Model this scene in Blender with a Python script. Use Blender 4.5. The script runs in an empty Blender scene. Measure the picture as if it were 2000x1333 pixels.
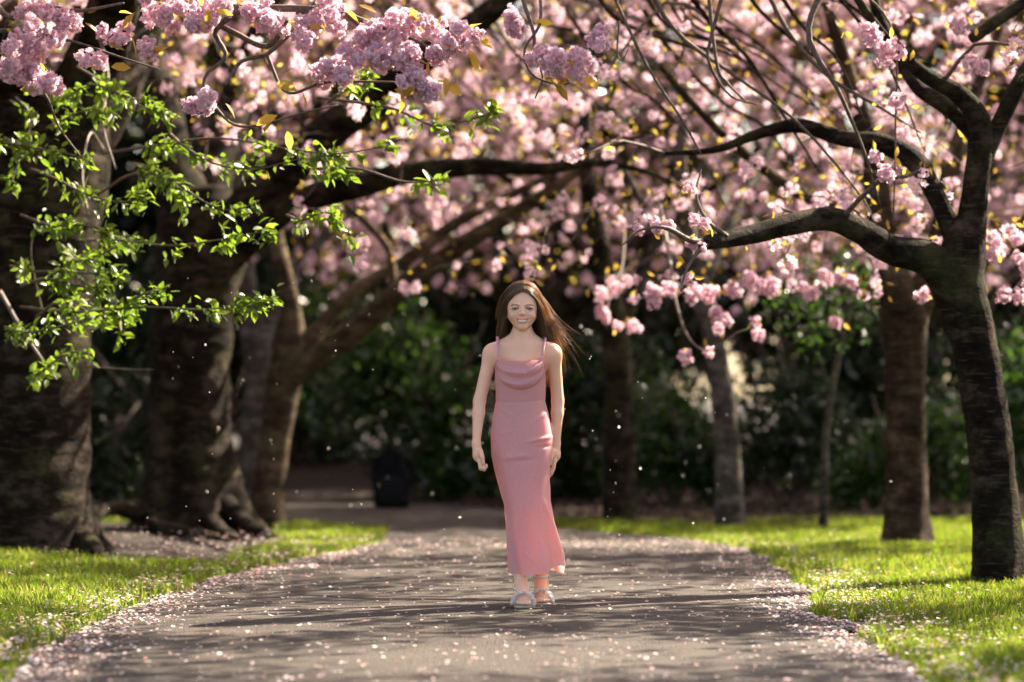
import bpy, math, random
import numpy as np
from mathutils import Vector, Matrix

# ------------------------------------------------------------------ camera, world, sun, exposure
SC = bpy.context.scene
CAM_H, FPX, HORIZON, GIRL_Y = 0.91, 5833.0, 770.0, 12.64
PITCH = math.atan((HORIZON - 666.5) / FPX)
cam_data = bpy.data.cameras.new('camera')
cam = bpy.data.objects.new('camera', cam_data)
SC.collection.objects.link(cam)
cam.location = (0, 0, CAM_H)
cam.rotation_euler = (math.pi / 2 + PITCH, 0, 0)
cam_data.sensor_width = 36
cam_data.lens = 105
cam_data.clip_end = 2000
cam_data.dof.use_dof = True
cam_data.dof.focus_distance = GIRL_Y - 0.03
cam_data.dof.aperture_fstop = 1.6
SC.camera = cam

SUN_AZ, SUN_EL = math.radians(50), math.radians(40)      # azimuth from +Y towards +X
SUN_DIR = Vector((math.sin(SUN_AZ) * math.cos(SUN_EL), math.cos(SUN_AZ) * math.cos(SUN_EL), math.sin(SUN_EL)))
world = bpy.data.worlds.new('World'); SC.world = world; world.use_nodes = True
wn = world.node_tree.nodes; wl = world.node_tree.links
bg = wn['Background']; bg.inputs['Strength'].default_value = 0.076
sky = wn.new('ShaderNodeTexSky'); sky.sky_type = 'NISHITA'; sky.sun_disc = False
sky.sun_elevation = SUN_EL; sky.sun_rotation = SUN_AZ
sky.dust_density = 2.0; sky.ozone_density = 1.0
wl.new(sky.outputs[0], bg.inputs['Color'])
sun_data = bpy.data.lights.new('sun', 'SUN'); sun_data.energy = 5.0; sun_data.angle = math.radians(0.5)
sun_data.color = (1.0, 0.93, 0.82)
sun = bpy.data.objects.new('sun', sun_data); SC.collection.objects.link(sun)
sun.location = (8, 20, 12)
sun.rotation_euler = SUN_DIR.to_track_quat('Z', 'Y').to_euler()
SC.view_settings.view_transform = 'Standard'
SC.view_settings.look = 'None'
SC.view_settings.exposure = 2.5
SC.view_settings.use_white_balance = True
SC.view_settings.white_balance_temperature = 7400
SC.view_settings.white_balance_tint = 14
SC.view_settings.gamma = 1.0
SC.view_settings.use_curve_mapping = False
SC.cycles.use_denoising = True
SC.cycles.max_bounces = 8
SC.cycles.transparent_max_bounces = 8
SC.cycles.sample_clamp_indirect = 6.0

RNG = np.random.default_rng(7)
random.seed(7)
C = SC.collection

# ------------------------------------------------------------------ helpers
def P(px, py, Y):
    """A point at depth Y seen at photo pixel (px, py)."""
    return np.array([(px - 1000.0) / FPX * Y, Y, CAM_H + (HORIZON - py) / FPX * Y])

def tag(o, label=None, cat=None, group=None, kind=None):
    if label: o['label'] = label
    if cat: o['category'] = cat
    if group: o['group'] = group
    if kind: o['kind'] = kind
    return o

def empty(name, loc=(0, 0, 0)):
    o = bpy.data.objects.new(name, None); C.objects.link(o)
    o.location = loc; o.empty_display_size = 0.1
    return o

def make_mesh(name, V, F, mats=(), smooth=True, matidx=None, colors=None):
    """F: an (n,3|4) array or a list of such arrays."""
    me = bpy.data.meshes.new(name)
    V = np.ascontiguousarray(V, dtype=np.float32)
    Fs = F if isinstance(F, list) else [F]
    Fs = [np.asarray(f, dtype=np.int32) for f in Fs if len(f)]
    loops = np.concatenate([f.ravel() for f in Fs])
    tot = np.concatenate([np.full(len(f), f.shape[1], dtype=np.int32) for f in Fs])
    start = np.concatenate([[0], np.cumsum(tot)[:-1]]).astype(np.int32)
    me.vertices.add(len(V)); me.vertices.foreach_set('co', V.ravel())
    me.loops.add(len(loops)); me.loops.foreach_set('vertex_index', loops)
    me.polygons.add(len(tot)); me.polygons.foreach_set('loop_start', start); me.polygons.foreach_set('loop_total', tot)
    for m in mats: me.materials.append(m)
    if matidx is not None: me.polygons.foreach_set('material_index', np.asarray(matidx, dtype=np.int32))
    if smooth: me.polygons.foreach_set('use_smooth', np.ones(len(tot), dtype=bool))
    me.update(calc_edges=True)
    if colors is not None:
        a = me.color_attributes.new('Col', 'FLOAT_COLOR', 'POINT')
        c = np.ones((len(V), 4), dtype=np.float32); c[:, :3] = colors
        a.data.foreach_set('color', c.ravel())
    return me

def obj(name, me, parent=None, loc=None, rot=None, scale=None):
    o = bpy.data.objects.new(name, me); C.objects.link(o)
    if parent is not None: o.parent = parent
    if loc is not None: o.location = loc
    if rot is not None: o.rotation_euler = rot
    if scale is not None: o.scale = (scale,) * 3 if np.isscalar(scale) else scale
    return o

class MB:
    """collects pieces of geometry into one mesh"""
    def __init__(self): self.V = []; self.Q = []; self.T = []; self.n = 0
    def add(self, V, F):
        F = np.asarray(F, dtype=np.int64)
        self.V.append(np.asarray(V, dtype=np.float64))
        (self.Q if F.shape[1] == 4 else self.T).append(F + self.n)
        self.n += len(V); return self
    def addm(self, V, Fs):
        self.V.append(np.asarray(V, dtype=np.float64))
        for F in Fs:
            F = np.asarray(F, dtype=np.int64)
            (self.Q if F.shape[1] == 4 else self.T).append(F + self.n)
        self.n += len(V); return self
    def faces(self):
        out = []
        if self.Q: out.append(np.concatenate(self.Q))
        if self.T: out.append(np.concatenate(self.T))
        return out
    def mesh(self, name, mats=(), smooth=True, colors=None):
        return make_mesh(name, np.concatenate(self.V), self.faces(), mats, smooth, None, colors)

_perm = np.random.default_rng(99).random(4096)
def vnoise(Pts, scale=1.0, seed=0):
    """trilinear value noise in 0..1 at N points"""
    p = np.asarray(Pts, dtype=np.float64) * scale
    i = np.floor(p).astype(np.int64); f = p - i; f = f * f * (3 - 2 * f)
    out = 0
    for dx in (0, 1):
        wx = f[..., 0] if dx else 1 - f[..., 0]
        for dy in (0, 1):
            wy = f[..., 1] if dy else 1 - f[..., 1]
            for dz in (0, 1):
                wz = f[..., 2] if dz else 1 - f[..., 2]
                h = ((i[..., 0] + dx) * 73856093) ^ ((i[..., 1] + dy) * 19349663) ^ ((i[..., 2] + dz) * 83492791) ^ (seed * 2654435)
                out = out + wx * wy * wz * _perm[h & 4095]
    return out

def catmull(pts, n):
    """resample control rows (any width) to n rows"""
    p = np.asarray(pts, dtype=np.float64)
    if len(p) == 2:
        t = np.linspace(0, 1, n)[:, None]; return p[0] * (1 - t) + p[1] * t
    q = np.vstack([2 * p[0] - p[1], p, 2 * p[-1] - p[-2]])
    u = np.linspace(0, len(p) - 1 - 1e-9, n); k = u.astype(int); t = (u - k)[:, None]
    a, b, c, d = q[k], q[k + 1], q[k + 2], q[k + 3]
    return 0.5 * (2 * b + (c - a) * t + (2 * a - 5 * b + 4 * c - d) * t ** 2 + (3 * b - a - 3 * c + d) * t ** 3)

def tube(pts, rad, sides=8, cap=True):
    p = np.asarray(pts, dtype=np.float64); n = len(p)
    r = np.broadcast_to(np.asarray(rad, dtype=np.float64), (n,))
    t = np.gradient(p, axis=0); t /= np.linalg.norm(t, axis=1, keepdims=True) + 1e-12
    ref = np.array([0, 0, 1.0]) if abs(t[0, 2]) < 0.9 else np.array([1.0, 0, 0])
    u = np.cross(t[0], ref); u /= np.linalg.norm(u)
    U = np.empty_like(p)
    for i in range(n):
        u = u - t[i] * np.dot(u, t[i]); u /= np.linalg.norm(u) + 1e-12; U[i] = u
    W = np.cross(t, U)
    a = np.linspace(0, 2 * np.pi, sides, endpoint=False)
    V = p[:, None, :] + r[:, None, None] * (np.cos(a)[None, :, None] * U[:, None, :] + np.sin(a)[None, :, None] * W[:, None, :])
    V = V.reshape(-1, 3)
    i = np.arange(n - 1)[:, None] * sides; j = np.arange(sides)[None, :]; k = (j + 1) % sides
    F = np.stack([i + j, i + k, i + sides + k, i + sides + j], -1).reshape(-1, 4)
    fs = [F]
    if cap:
        V = np.vstack([V, p[0] - t[0] * r[0] * 0.3, p[-1] + t[-1] * r[-1] * 0.3])
        c0, c1 = n * sides, n * sides + 1; j = np.arange(sides); k = (j + 1) % sides
        fs.append(np.stack([k, j, np.full(sides, c0)], -1))
        e = (n - 1) * sides
        fs.append(np.stack([e + j, e + k, np.full(sides, c1)], -1))
    return V, fs

def bark_tube(ctrl, n=40, sides=28, amp=0.06, seed=0):
    """ctrl rows: x,y,z,r ; bark relief in lumps and rings"""
    c = catmull(ctrl, n)
    V, fs = tube(c[:, :3], c[:, 3], sides)
    cen = np.repeat(c[:, :3], sides, axis=0); rr = np.repeat(c[:, 3], sides)
    body = V[:n * sides]; d = body - cen
    q = body.copy()
    lump = vnoise(q, 5.0, seed) - 0.5
    fine = vnoise(q, 17.0, seed + 1) - 0.5
    ring = vnoise(q * np.array([2.5, 2.5, 26.0]), 1.0, seed + 2) - 0.5
    f = 1 + amp * (2.2 * lump + 1.0 * fine + 1.0 * ring)
    V[:n * sides] = cen + d * f[:, None]
    return V, fs

def rand_rot(n, rng):
    q = rng.normal(size=(n, 4)); q /= np.linalg.norm(q, axis=1, keepdims=True)
    w, x, y, z = q.T
    return np.stack([np.stack([1 - 2 * (y * y + z * z), 2 * (x * y - z * w), 2 * (x * z + y * w)], -1),
                     np.stack([2 * (x * y + z * w), 1 - 2 * (x * x + z * z), 2 * (y * z - x * w)], -1),
                     np.stack([2 * (x * z - y * w), 2 * (y * z + x * w), 1 - 2 * (x * x + y * y)], -1)], 1)

def scatter(tV, tF, pos, rot, scl):
    """many copies of a template as one vertex and face array"""
    n, m = len(pos), len(tV)
    V = np.einsum('nij,mj->nmi', rot, tV) * np.asarray(scl).reshape(n, 1, -1) + np.asarray(pos)[:, None, :]
    F = (np.asarray(tF)[None] + (np.arange(n) * m)[:, None, None]).reshape(-1, np.asarray(tF).shape[1])
    return V.reshape(-1, 3), F

# ------------------------------------------------------------------ materials
def mat_new(name):
    m = bpy.data.materials.new(name); m.use_nodes = True
    nt = m.node_tree; nt.nodes.clear()
    out = nt.nodes.new('ShaderNodeOutputMaterial')
    return m, nt, out

def nd(nt, kind, **kw):
    n = nt.nodes.new('ShaderNode' + kind)
    for k, v in kw.items():
        if k in n.inputs: n.inputs[k].default_value = v
        else: setattr(n, k, v)
    return n

def ramp(nt, stops, fac):
    n = nt.nodes.new('ShaderNodeValToRGB'); e = n.color_ramp.elements
    while len(e) < len(stops): e.new(0.5)
    for i, (p, c) in enumerate(stops):
        e[i].position = p; e[i].color = (*c, 1)
    nt.links.new(fac, n.inputs['Fac']); return n

def mat_leafy(name, cols, trans=0.5, rough=0.5, tcol_gain=1.3, spec=0.3, tint=(1, 1, 1)):
    """thin leaf or petal: diffuse+gloss on top, light coming through from behind; a colour for each island"""
    m, nt, out = mat_new(name)
    g = nt.nodes.new('ShaderNodeNewGeometry')
    rp = ramp(nt, [(i / max(1, len(cols) - 1), c) for i, c in enumerate(cols)], g.outputs['Random Per Island'])
    b = nd(nt, 'BsdfPrincipled', Roughness=rough); b.inputs['Specular IOR Level'].default_value = spec
    nt.links.new(rp.outputs[0], b.inputs['Base Color'])
    t = nt.nodes.new('ShaderNodeBsdfTranslucent')
    mx = nt.nodes.new('ShaderNodeMix'); mx.data_type = 'RGBA'; mx.blend_type = 'MULTIPLY'; mx.inputs[0].default_value = 1
    nt.links.new(rp.outputs[0], mx.inputs[6]); mx.inputs[7].default_value = (tcol_gain * tint[0], tcol_gain * tint[1], tcol_gain * tint[2], 1)
    nt.links.new(mx.outputs[2], t.inputs['Color'])
    s = nt.nodes.new('ShaderNodeMixShader'); s.inputs[0].default_value = trans
    nt.links.new(b.outputs[0], s.inputs[1]); nt.links.new(t.outputs[0], s.inputs[2])
    nt.links.new(s.outputs[0], out.inputs[0])
    return m

def mat_bark(name, dark, mid, light, moss=0.0):
    m, nt, out = mat_new(name)
    tc = nt.nodes.new('ShaderNodeNewGeometry')
    mp = nd(nt, 'Mapping'); mp.inputs['Scale'].default_value = (6, 6, 15)
    nt.links.new(tc.outputs['Position'], mp.inputs['Vector'])
    n1 = nd(nt, 'TexNoise', Scale=1.0, Detail=5.0, Roughness=0.65); nt.links.new(mp.outputs[0], n1.inputs['Vector'])
    n2 = nd(nt, 'TexNoise', Scale=6.0, Detail=6.0, Roughness=0.7); nt.links.new(tc.outputs['Position'], n2.inputs['Vector'])
    n3 = nd(nt, 'TexNoise', Scale=45.0, Detail=4.0, Roughness=0.7); nt.links.new(tc.outputs['Position'], n3.inputs['Vector'])
    ad = nd(nt, 'Math', operation='ADD'); nt.links.new(n1.outputs[0], ad.inputs[0]); nt.links.new(n2.outputs[0], ad.inputs[1])
    ml = nd(nt, 'Math', operation='MULTIPLY'); nt.links.new(ad.outputs[0], ml.inputs[0]); ml.inputs[1].default_value = 0.5
    rp = ramp(nt, [(0.38, dark), (0.50, mid), (0.63, light)], ml.outputs[0])
    col = rp.outputs[0]
    if moss:
        n4 = nd(nt, 'TexNoise', Scale=3.2, Detail=5.0, Roughness=0.7); nt.links.new(tc.outputs['Position'], n4.inputs['Vector'])
        r4 = ramp(nt, [(0.5, (0, 0, 0)), (0.66, (moss, moss, moss))], n4.outputs[0])
        mx = nt.nodes.new('ShaderNodeMix'); mx.data_type = 'RGBA'
        nt.links.new(r4.outputs[0], mx.inputs[0]); nt.links.new(col, mx.inputs[6]); mx.inputs[7].default_value = (0.07, 0.075, 0.025, 1)
        col = mx.outputs[2]
    mp5 = nd(nt, 'Mapping'); mp5.inputs['Scale'].default_value = (9, 9, 75)
    nt.links.new(tc.outputs['Position'], mp5.inputs['Vector'])
    n5 = nd(nt, 'TexNoise', Scale=1.0, Detail=2.0); nt.links.new(mp5.outputs[0], n5.inputs['Vector'])
    r5 = ramp(nt, [(0.60, (0, 0, 0)), (0.67, (0.4, 0.4, 0.4))], n5.outputs[0])
    mx5 = nt.nodes.new('ShaderNodeMix'); mx5.data_type = 'RGBA'
    nt.links.new(r5.outputs[0], mx5.inputs[0]); nt.links.new(col, mx5.inputs[6]); mx5.inputs[7].default_value = (light[0] * 1.3, light[1] * 1.3, light[2] * 1.3, 1)
    col = mx5.outputs[2]
    b = nd(nt, 'BsdfPrincipled', Roughness=0.85); b.inputs['Specular IOR Level'].default_value = 0.06
    nt.links.new(col, b.inputs['Base Color'])
    ad2 = nd(nt, 'Math', operation='ADD'); nt.links.new(ml.outputs[0], ad2.inputs[0]); nt.links.new(n3.outputs[0], ad2.inputs[1])
    bp = nd(nt, 'Bump', Strength=0.9, Distance=0.02); nt.links.new(ad2.outputs[0], bp.inputs['Height'])
    nt.links.new(bp.outputs[0], b.inputs['Normal']); nt.links.new(b.outputs[0], out.inputs[0])
    return m

def mat_simple(name, col, rough=0.6, noise=None, bump=0.0, metal=0.0, spec=0.5, ns=40.0):
    m, nt, out = mat_new(name)
    b = nd(nt, 'BsdfPrincipled', Roughness=rough, Metallic=metal); b.inputs['Specular IOR Level'].default_value = spec
    g = nt.nodes.new('ShaderNodeNewGeometry')
    n = nd(nt, 'TexNoise', Scale=ns, Detail=4.0); nt.links.new(g.outputs['Position'], n.inputs['Vector'])
    c2 = noise if noise else tuple(c * 0.8 for c in col)
    rp = ramp(nt, [(0.35, c2), (0.65, col)], n.outputs[0]); nt.links.new(rp.outputs[0], b.inputs['Base Color'])
    if bump:
        bp = nd(nt, 'Bump', Strength=bump, Distance=0.01); nt.links.new(n.outputs[0], bp.inputs['Height']); nt.links.new(bp.outputs[0], b.inputs['Normal'])
    nt.links.new(b.outputs[0], out.inputs[0])
    return m

M = {}
M['blossom'] = mat_leafy('cherry_petal', [(0.70, 0.43, 0.52), (0.82, 0.60, 0.67), (0.86, 0.70, 0.75), (0.76, 0.48, 0.58), (0.90, 0.82, 0.84)], trans=0.5, rough=0.6, tcol_gain=1.0)
M['bronze'] = mat_leafy('young_bronze_leaf', [(0.22, 0.12, 0.03), (0.30, 0.21, 0.035), (0.26, 0.24, 0.04), (0.30, 0.17, 0.035)], trans=0.6, rough=0.4, tcol_gain=2.0, spec=0.5)
M['shoot_leaf'] = mat_leafy('shoot_leaf', [(0.06, 0.11, 0.012), (0.09, 0.15, 0.012), (0.13, 0.19, 0.018), (0.08, 0.13, 0.016)], trans=0.5, rough=0.4, tcol_gain=1.85, spec=0.5)
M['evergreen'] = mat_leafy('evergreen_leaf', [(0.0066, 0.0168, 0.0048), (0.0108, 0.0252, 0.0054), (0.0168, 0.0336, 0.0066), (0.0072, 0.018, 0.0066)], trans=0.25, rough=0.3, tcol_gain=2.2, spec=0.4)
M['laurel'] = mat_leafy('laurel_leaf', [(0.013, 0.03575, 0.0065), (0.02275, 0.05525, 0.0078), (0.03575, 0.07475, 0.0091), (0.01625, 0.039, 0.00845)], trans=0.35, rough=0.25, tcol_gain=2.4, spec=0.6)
M['grass'] = mat_leafy('grass_blade', [(0.041, 0.082, 0.0082), (0.0615, 0.1148, 0.00984), (0.082, 0.1394, 0.01312), (0.0492, 0.0902, 0.01148), (0.1148, 0.1476, 0.0246), (0.164, 0.1394, 0.0574)], trans=0.5, rough=0.5, tcol_gain=2.5, spec=0.2, tint=(1.1, 1.0, .7))
M['fallen'] = mat_leafy('fallen_petal', [(0.80, 0.62, 0.60), (0.85, 0.74, 0.72), (0.72, 0.45, 0.42), (0.86, 0.80, 0.78), (0.62, 0.34, 0.26), (0.78, 0.56, 0.56)], trans=0.3, rough=0.6, tcol_gain=1.0)
M['litter'] = mat_leafy('dead_leaf', [(0.03, 0.02, 0.012), (0.05, 0.032, 0.02), (0.09, 0.06, 0.038), (0.025, 0.016, 0.01)], trans=0.2, rough=0.7)
M['fluff'] = mat_leafy('drifting_petal', [(0.85, 0.80, 0.78), (0.9, 0.88, 0.86)], trans=0.5, rough=0.3, tcol_gain=1.0, spec=0.8)
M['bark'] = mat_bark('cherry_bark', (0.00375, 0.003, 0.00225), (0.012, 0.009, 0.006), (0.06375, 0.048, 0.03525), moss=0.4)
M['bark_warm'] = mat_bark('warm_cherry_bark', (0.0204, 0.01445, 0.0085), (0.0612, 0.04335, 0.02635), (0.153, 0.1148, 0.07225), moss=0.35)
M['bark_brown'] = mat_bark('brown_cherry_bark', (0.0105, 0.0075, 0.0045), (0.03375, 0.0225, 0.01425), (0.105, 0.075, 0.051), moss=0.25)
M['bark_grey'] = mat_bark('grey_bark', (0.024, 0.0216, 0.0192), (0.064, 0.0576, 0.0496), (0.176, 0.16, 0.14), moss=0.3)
M['twig'] = mat_simple('twig_bark', (0.12, 0.085, 0.06), 0.75, (0.05, 0.035, 0.028), bump=0.3, ns=60)
M['twig_pale'] = mat_simple('pale_twig_bark', (0.22, 0.17, 0.13), 0.7, (0.10, 0.08, 0.06), ns=60)

# asphalt path
def mat_path():
    m, nt, out = mat_new('worn_asphalt')
    g = nt.nodes.new('ShaderNodeNewGeometry')
    fine = nd(nt, 'TexVoronoi', Scale=120.0); nt.links.new(g.outputs['Position'], fine.inputs['Vector'])
    n1 = nd(nt, 'TexNoise', Scale=2.2, Detail=6.0, Roughness=0.6); nt.links.new(g.outputs['Position'], n1.inputs['Vector'])
    n2 = nd(nt, 'TexNoise', Scale=60.0, Detail=4.0, Roughness=0.7); nt.links.new(g.outputs['Position'], n2.inputs['Vector'])
    r1 = ramp(nt, [(0.3, (0.034, 0.027, 0.020)), (0.7, (0.078, 0.063, 0.048))], n1.outputs[0])
    r2 = ramp(nt, [(0.35, (0.45, 0.45, 0.45)), (0.65, (1.25, 1.22, 1.18))], n2.outputs[0])
    mx = nt.nodes.new('ShaderNodeMix'); mx.data_type = 'RGBA'; mx.blend_type = 'MULTIPLY'; mx.inputs[0].default_value = 1
    nt.links.new(r1.outputs[0], mx.inputs[6]); nt.links.new(r2.outputs[0], mx.inputs[7])
    r3 = ramp(nt, [(0.0, (0.6, 0.6, 0.6)), (1.0, (1.3, 1.28, 1.25))], fine.outputs['Color'])
    mx2 = nt.nodes.new('ShaderNodeMix'); mx2.data_type = 'RGBA'; mx2.blend_type = 'MULTIPLY'; mx2.inputs[0].default_value = 1
    nt.links.new(mx.outputs[2], mx2.inputs[6]); nt.links.new(r3.outputs[0], mx2.inputs[7])
    b = nd(nt, 'BsdfPrincipled', Roughness=0.75); b.inputs['Specular IOR Level'].default_value = 0.35
    nw = nd(nt, 'TexNoise', Scale=3.0, Detail=5.0); nt.links.new(g.outputs['Position'], nw.inputs['Vector'])
    vm = nd(nt, 'VectorMath', operation='SCALE'); nt.links.new(nw.outputs['Color'], vm.inputs[0]); vm.inputs['Scale'].default_value = 0.5
    va = nd(nt, 'VectorMath', operation='ADD'); nt.links.new(g.outputs['Position'], va.inputs[0]); nt.links.new(vm.outputs[0], va.inputs[1])
    cr = nd(nt, 'TexVoronoi', Scale=0.55); cr.feature = 'DISTANCE_TO_EDGE'; nt.links.new(va.outputs[0], cr.inputs['Vector'])
    rc = ramp(nt, [(0.0, (0.25, 0.24, 0.22)), (0.012, (1, 1, 1))], cr.outputs['Distance'])
    mx4 = nt.nodes.new('ShaderNodeMix'); mx4.data_type = 'RGBA'; mx4.blend_type = 'MULTIPLY'; mx4.inputs[0].default_value = 1
    nt.links.new(mx2.outputs[2], mx4.inputs[6]); nt.links.new(rc.outputs[0], mx4.inputs[7])
    nt.links.new(mx4.outputs[2], b.inputs['Base Color'])
    ad = nd(nt, 'Math', operation='ADD'); nt.links.new(n2.outputs[0], ad.inputs[0]); nt.links.new(fine.outputs['Distance'], ad.inputs[1])
    bp = nd(nt, 'Bump', Strength=1.0, Distance=0.012); nt.links.new(ad.outputs[0], bp.inputs['Height'])
    nt.links.new(bp.outputs[0], b.inputs['Normal']); nt.links.new(b.outputs[0], out.inputs[0])
    return m
M['path'] = mat_path()
M['soil'] = mat_simple('bare_soil', (0.0304, 0.0216, 0.0152), 0.9, (0.0128, 0.0096, 0.0064), bump=0.8, ns=14, spec=0.2)
M['turf'] = mat_simple('turf_soil', (0.04, 0.056, 0.012), 0.9, (0.024, 0.028, 0.0096), bump=0.5, ns=20, spec=0.2)

# ------------------------------------------------------------------ the setting: ground, path, lawns
PATH_L = [(-1.50, -4), (-1.50, 5), (-1.62, 9.4), (-1.60, 12.3), (-1.42, 14.7), (-1.12, 16.6), (-0.82, 18.1), (-0.80, 19.0), (-1.2, 19.9), (-2.6, 20.5), (-9.0, 21.4)]
PATH_R = [(1.30, -4), (1.30, 5), (1.29, 9.4), (1.31, 12.3), (1.37, 14.7), (1.40, 17.2), (1.18, 18.5), (0.70, 19.4), (0.30, 20.3), (0.05, 22.2), (-0.5, 24.3), (-3.0, 25.4), (-9.0, 26.2)]
pl = catmull([(x, y, 0) for x, y in PATH_L], 120)[:, :2]
pr = catmull([(x, y, 0) for x, y in PATH_R], 120)[:, :2]
def wob(p, seed):
    q = np.c_[p, np.zeros(len(p))]
    return p + np.c_[(vnoise(q, 2.3, seed) - 0.5) * 0.16 + (vnoise(q, 9.0, seed + 1) - 0.5) * 0.06, np.zeros(len(p))]
pl, pr = wob(pl, 3), wob(pr, 5)
def left_edge(y): return np.interp(y, pl[:82, 1], pl[:82, 0])
_keep = pr[:, 1] <= 24.5
def right_edge(y): return np.interp(y, pr[_keep, 1], pr[_keep, 0])

gx = np.concatenate([np.linspace(-300, -12, 8), np.linspace(-10, 10, 60), np.linspace(12, 300, 8)])
gy = np.concatenate([np.linspace(-200, 2, 6), np.linspace(4, 46, 110), np.linspace(50, 500, 8)])
GX, GY = np.meshgrid(gx, gy, indexing='ij')
GZ = np.full_like(GX, -0.012)
# gentle rise of the bank on both sides of the path
gp = np.c_[GX.ravel(), GY.ravel(), GZ.ravel()]
def bank(x, y):
    dl = np.clip(left_edge(np.clip(y, 5, 19)) - x, 0, 3.0); dr = np.clip(x - 1.5, 0, 3.0)
    near = np.clip((24 - y) / 4, 0, 1)
    return (0.035 * np.clip(dl, 0, 2.5) + 0.012 * dr) * near
gp[:, 2] += bank(gp[:, 0], gp[:, 1])
far = np.clip((gp[:, 1] - 26) / 6, 0, 1) * np.clip(1 - (gp[:, 1] - 40) / 40, 0, 1)
gp[:, 2] += far * 0.25 + (vnoise(gp, 0.9, 4) - 0.5) * 0.05 * np.clip((gp[:, 1] - 25) / 2, 0, 1)
ni, nj = GX.shape
ii, jj = np.meshgrid(np.arange(ni - 1), np.arange(nj - 1), indexing='ij'); a = (ii * nj + jj).ravel()
ground = obj('ground', make_mesh('ground', gp, np.stack([a, a + nj, a + nj + 1, a + 1], -1), [M['soil']]))
tag(ground, 'brown soil under the cherry trees', kind='structure')
def ground_z(x, y): return -0.012 + bank(np.asarray(x, dtype=float), np.asarray(y, dtype=float))

# the path: a sheet between its two edges
nP = 120
Vp = []
for i in range(nP):
    for k in range(9):
        t = k / 8; Vp.append([*(pl[i] * (1 - t) + pr[i] * t), 0.004 + 0.012 * math.sin(math.pi * t)])
Vp = np.array(Vp)
i9 = np.arange(nP - 1)[:, None] * 9 + np.arange(8)[None]
Fp = np.stack([i9, i9 + 1, i9 + 10, i9 + 9], -1).reshape(-1, 4)
path = obj('path', make_mesh('path', Vp, Fp, [M['path']]))
tag(path, 'worn brown-grey asphalt park path strewn with fallen petals', kind='structure')
def path_z(x, y):
    l, r = left_edge(y), right_edge(y); t = np.clip((x - l) / (r - l + 1e-6), 0, 1)
    return 0.004 + 0.012 * np.sin(np.pi * t)

def in_path(x, y):
    return (x > left_edge(y)) & (x < right_edge(y)) & (y < 20.2) | ((y >= 20.2) & (y < 25) & (x < right_edge(y)))

# grass: where lawn grows
def lawn_density(x, y):
    q = np.c_[x, y, np.zeros_like(x)]
    nz = vnoise(q, 1.6, 21)
    l = left_edge(y) - x; r = x - right_edge(y)
    left = (l > 0.0) * np.clip(l / 0.25 + nz - 0.3, 0, 1)
    bare = np.clip(1 - np.hypot((x + 2.15) / 1.0, (y - 18.0) / 2.6), 0, 1)     # trodden soil round the big roots
    left = left * np.clip(1 - 3.0 * bare - 0.9 * np.clip((y - 15.4) / 0.7, 0, 1) * (x < -1.55) * (1.25 - nz), 0, 1)
    left = left * (y < 20.0 - 0.35 * (x + 0.8))
    right = (r > 0.0) * np.clip(r / 0.25 + nz - 0.3, 0, 1) * np.clip((21.6 - y) / 0.8, 0, 1)
    return np.where(x < 0, left, right)
def make_grass():
    rng = np.random.default_rng(11)
    n = 1150000
    y = 7.6 + (21.6 - 7.6) * rng.random(n) ** 0.9
    x = (rng.random(n) * 2 - 1) * (0.19 * y + 2.6)
    fade_ = np.where(np.abs(x) > .19 * y + .4, .55, 1)
    keep = rng.random(n) < fade_ * lawn_density(x, y) * np.clip(1.7 * vnoise(np.c_[x, y, 0 * x], 3.7, 33) + .1, .15, 1) * np.clip(1.15 - (y - 9) * 0.045, 0.35, 1)
    x, y = x[keep], y[keep]; n = len(x)
    z = ground_z(x, y)
    h = (0.028 + 0.035 * rng.random(n)) * (0.6 + 0.8 * vnoise(np.c_[x, y, z], 3.0, 31)); w = 0.0022 + 0.0016 * rng.random(n)
    a = rng.random(n) * 2 * np.pi; lean = 0.25 + 0.9 * rng.random(n); b = rng.random(n) * 2 * np.pi
    dx, dy = np.cos(a) * w, np.sin(a) * w
    lx, ly = np.cos(b) * lean * h * 0.6, np.sin(b) * lean * h * 0.6
    V = np.empty((n, 5, 3))
    V[:, 0] = np.c_[x - dx, y - dy, z]; V[:, 1] = np.c_[x + dx, y + dy, z]
    V[:, 2] = np.c_[x + dx * .8 + lx * .3, y + dy * .8 + ly * .3, z + h * .6]; V[:, 3] = np.c_[x - dx * .8 + lx * .3, y - dy * .8 + ly * .3, z + h * .6]
    V[:, 4] = np.c_[x + lx, y + ly, z + h]
    k = np.arange(n)[:, None] * 5
    Q = k + np.array([[0, 1, 2, 3]]); T = k + np.array([[3, 2, 4]])
    return make_mesh('grass', V.reshape(-1, 3), [Q, T], [M['grass']], smooth=False)
tag(obj('grass', make_grass()), 'short bright green grass along both sides of the path', 'grass', kind='stuff')

# the lawn's turf sheet just under the blades
def make_turf(side):
    ys = np.linspace(6.5, 19.6 if side < 0 else 21.2, 70); rows = []
    for y in ys:
        e = float(left_edge(y)) - 0.03 if side < 0 else float(right_edge(y)) + 0.03
        wd = 4.5
        if side < 0: wd = 4.5 if y < 15.2 else max(0.35, 4.5 - (y - 15.2) * 4.2)
        for k in range(10):
            x = e + side * wd * (k / 9.0)
            rows.append((x, y, float(ground_z(x, y)) + 0.004))
    q = np.arange(len(ys) - 1)[:, None] * 10 + np.arange(9)[None]
    return np.array(rows), np.stack([q, q + 1, q + 11, q + 10], -1).reshape(-1, 4)
for s, nm in ((-1, 'lawn_left'), (1, 'lawn_right')):
    V, F = make_turf(s)
    tag(obj(nm, make_mesh(nm, V, F, [M['turf']])), 'green lawn beside the path', kind='structure')

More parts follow.
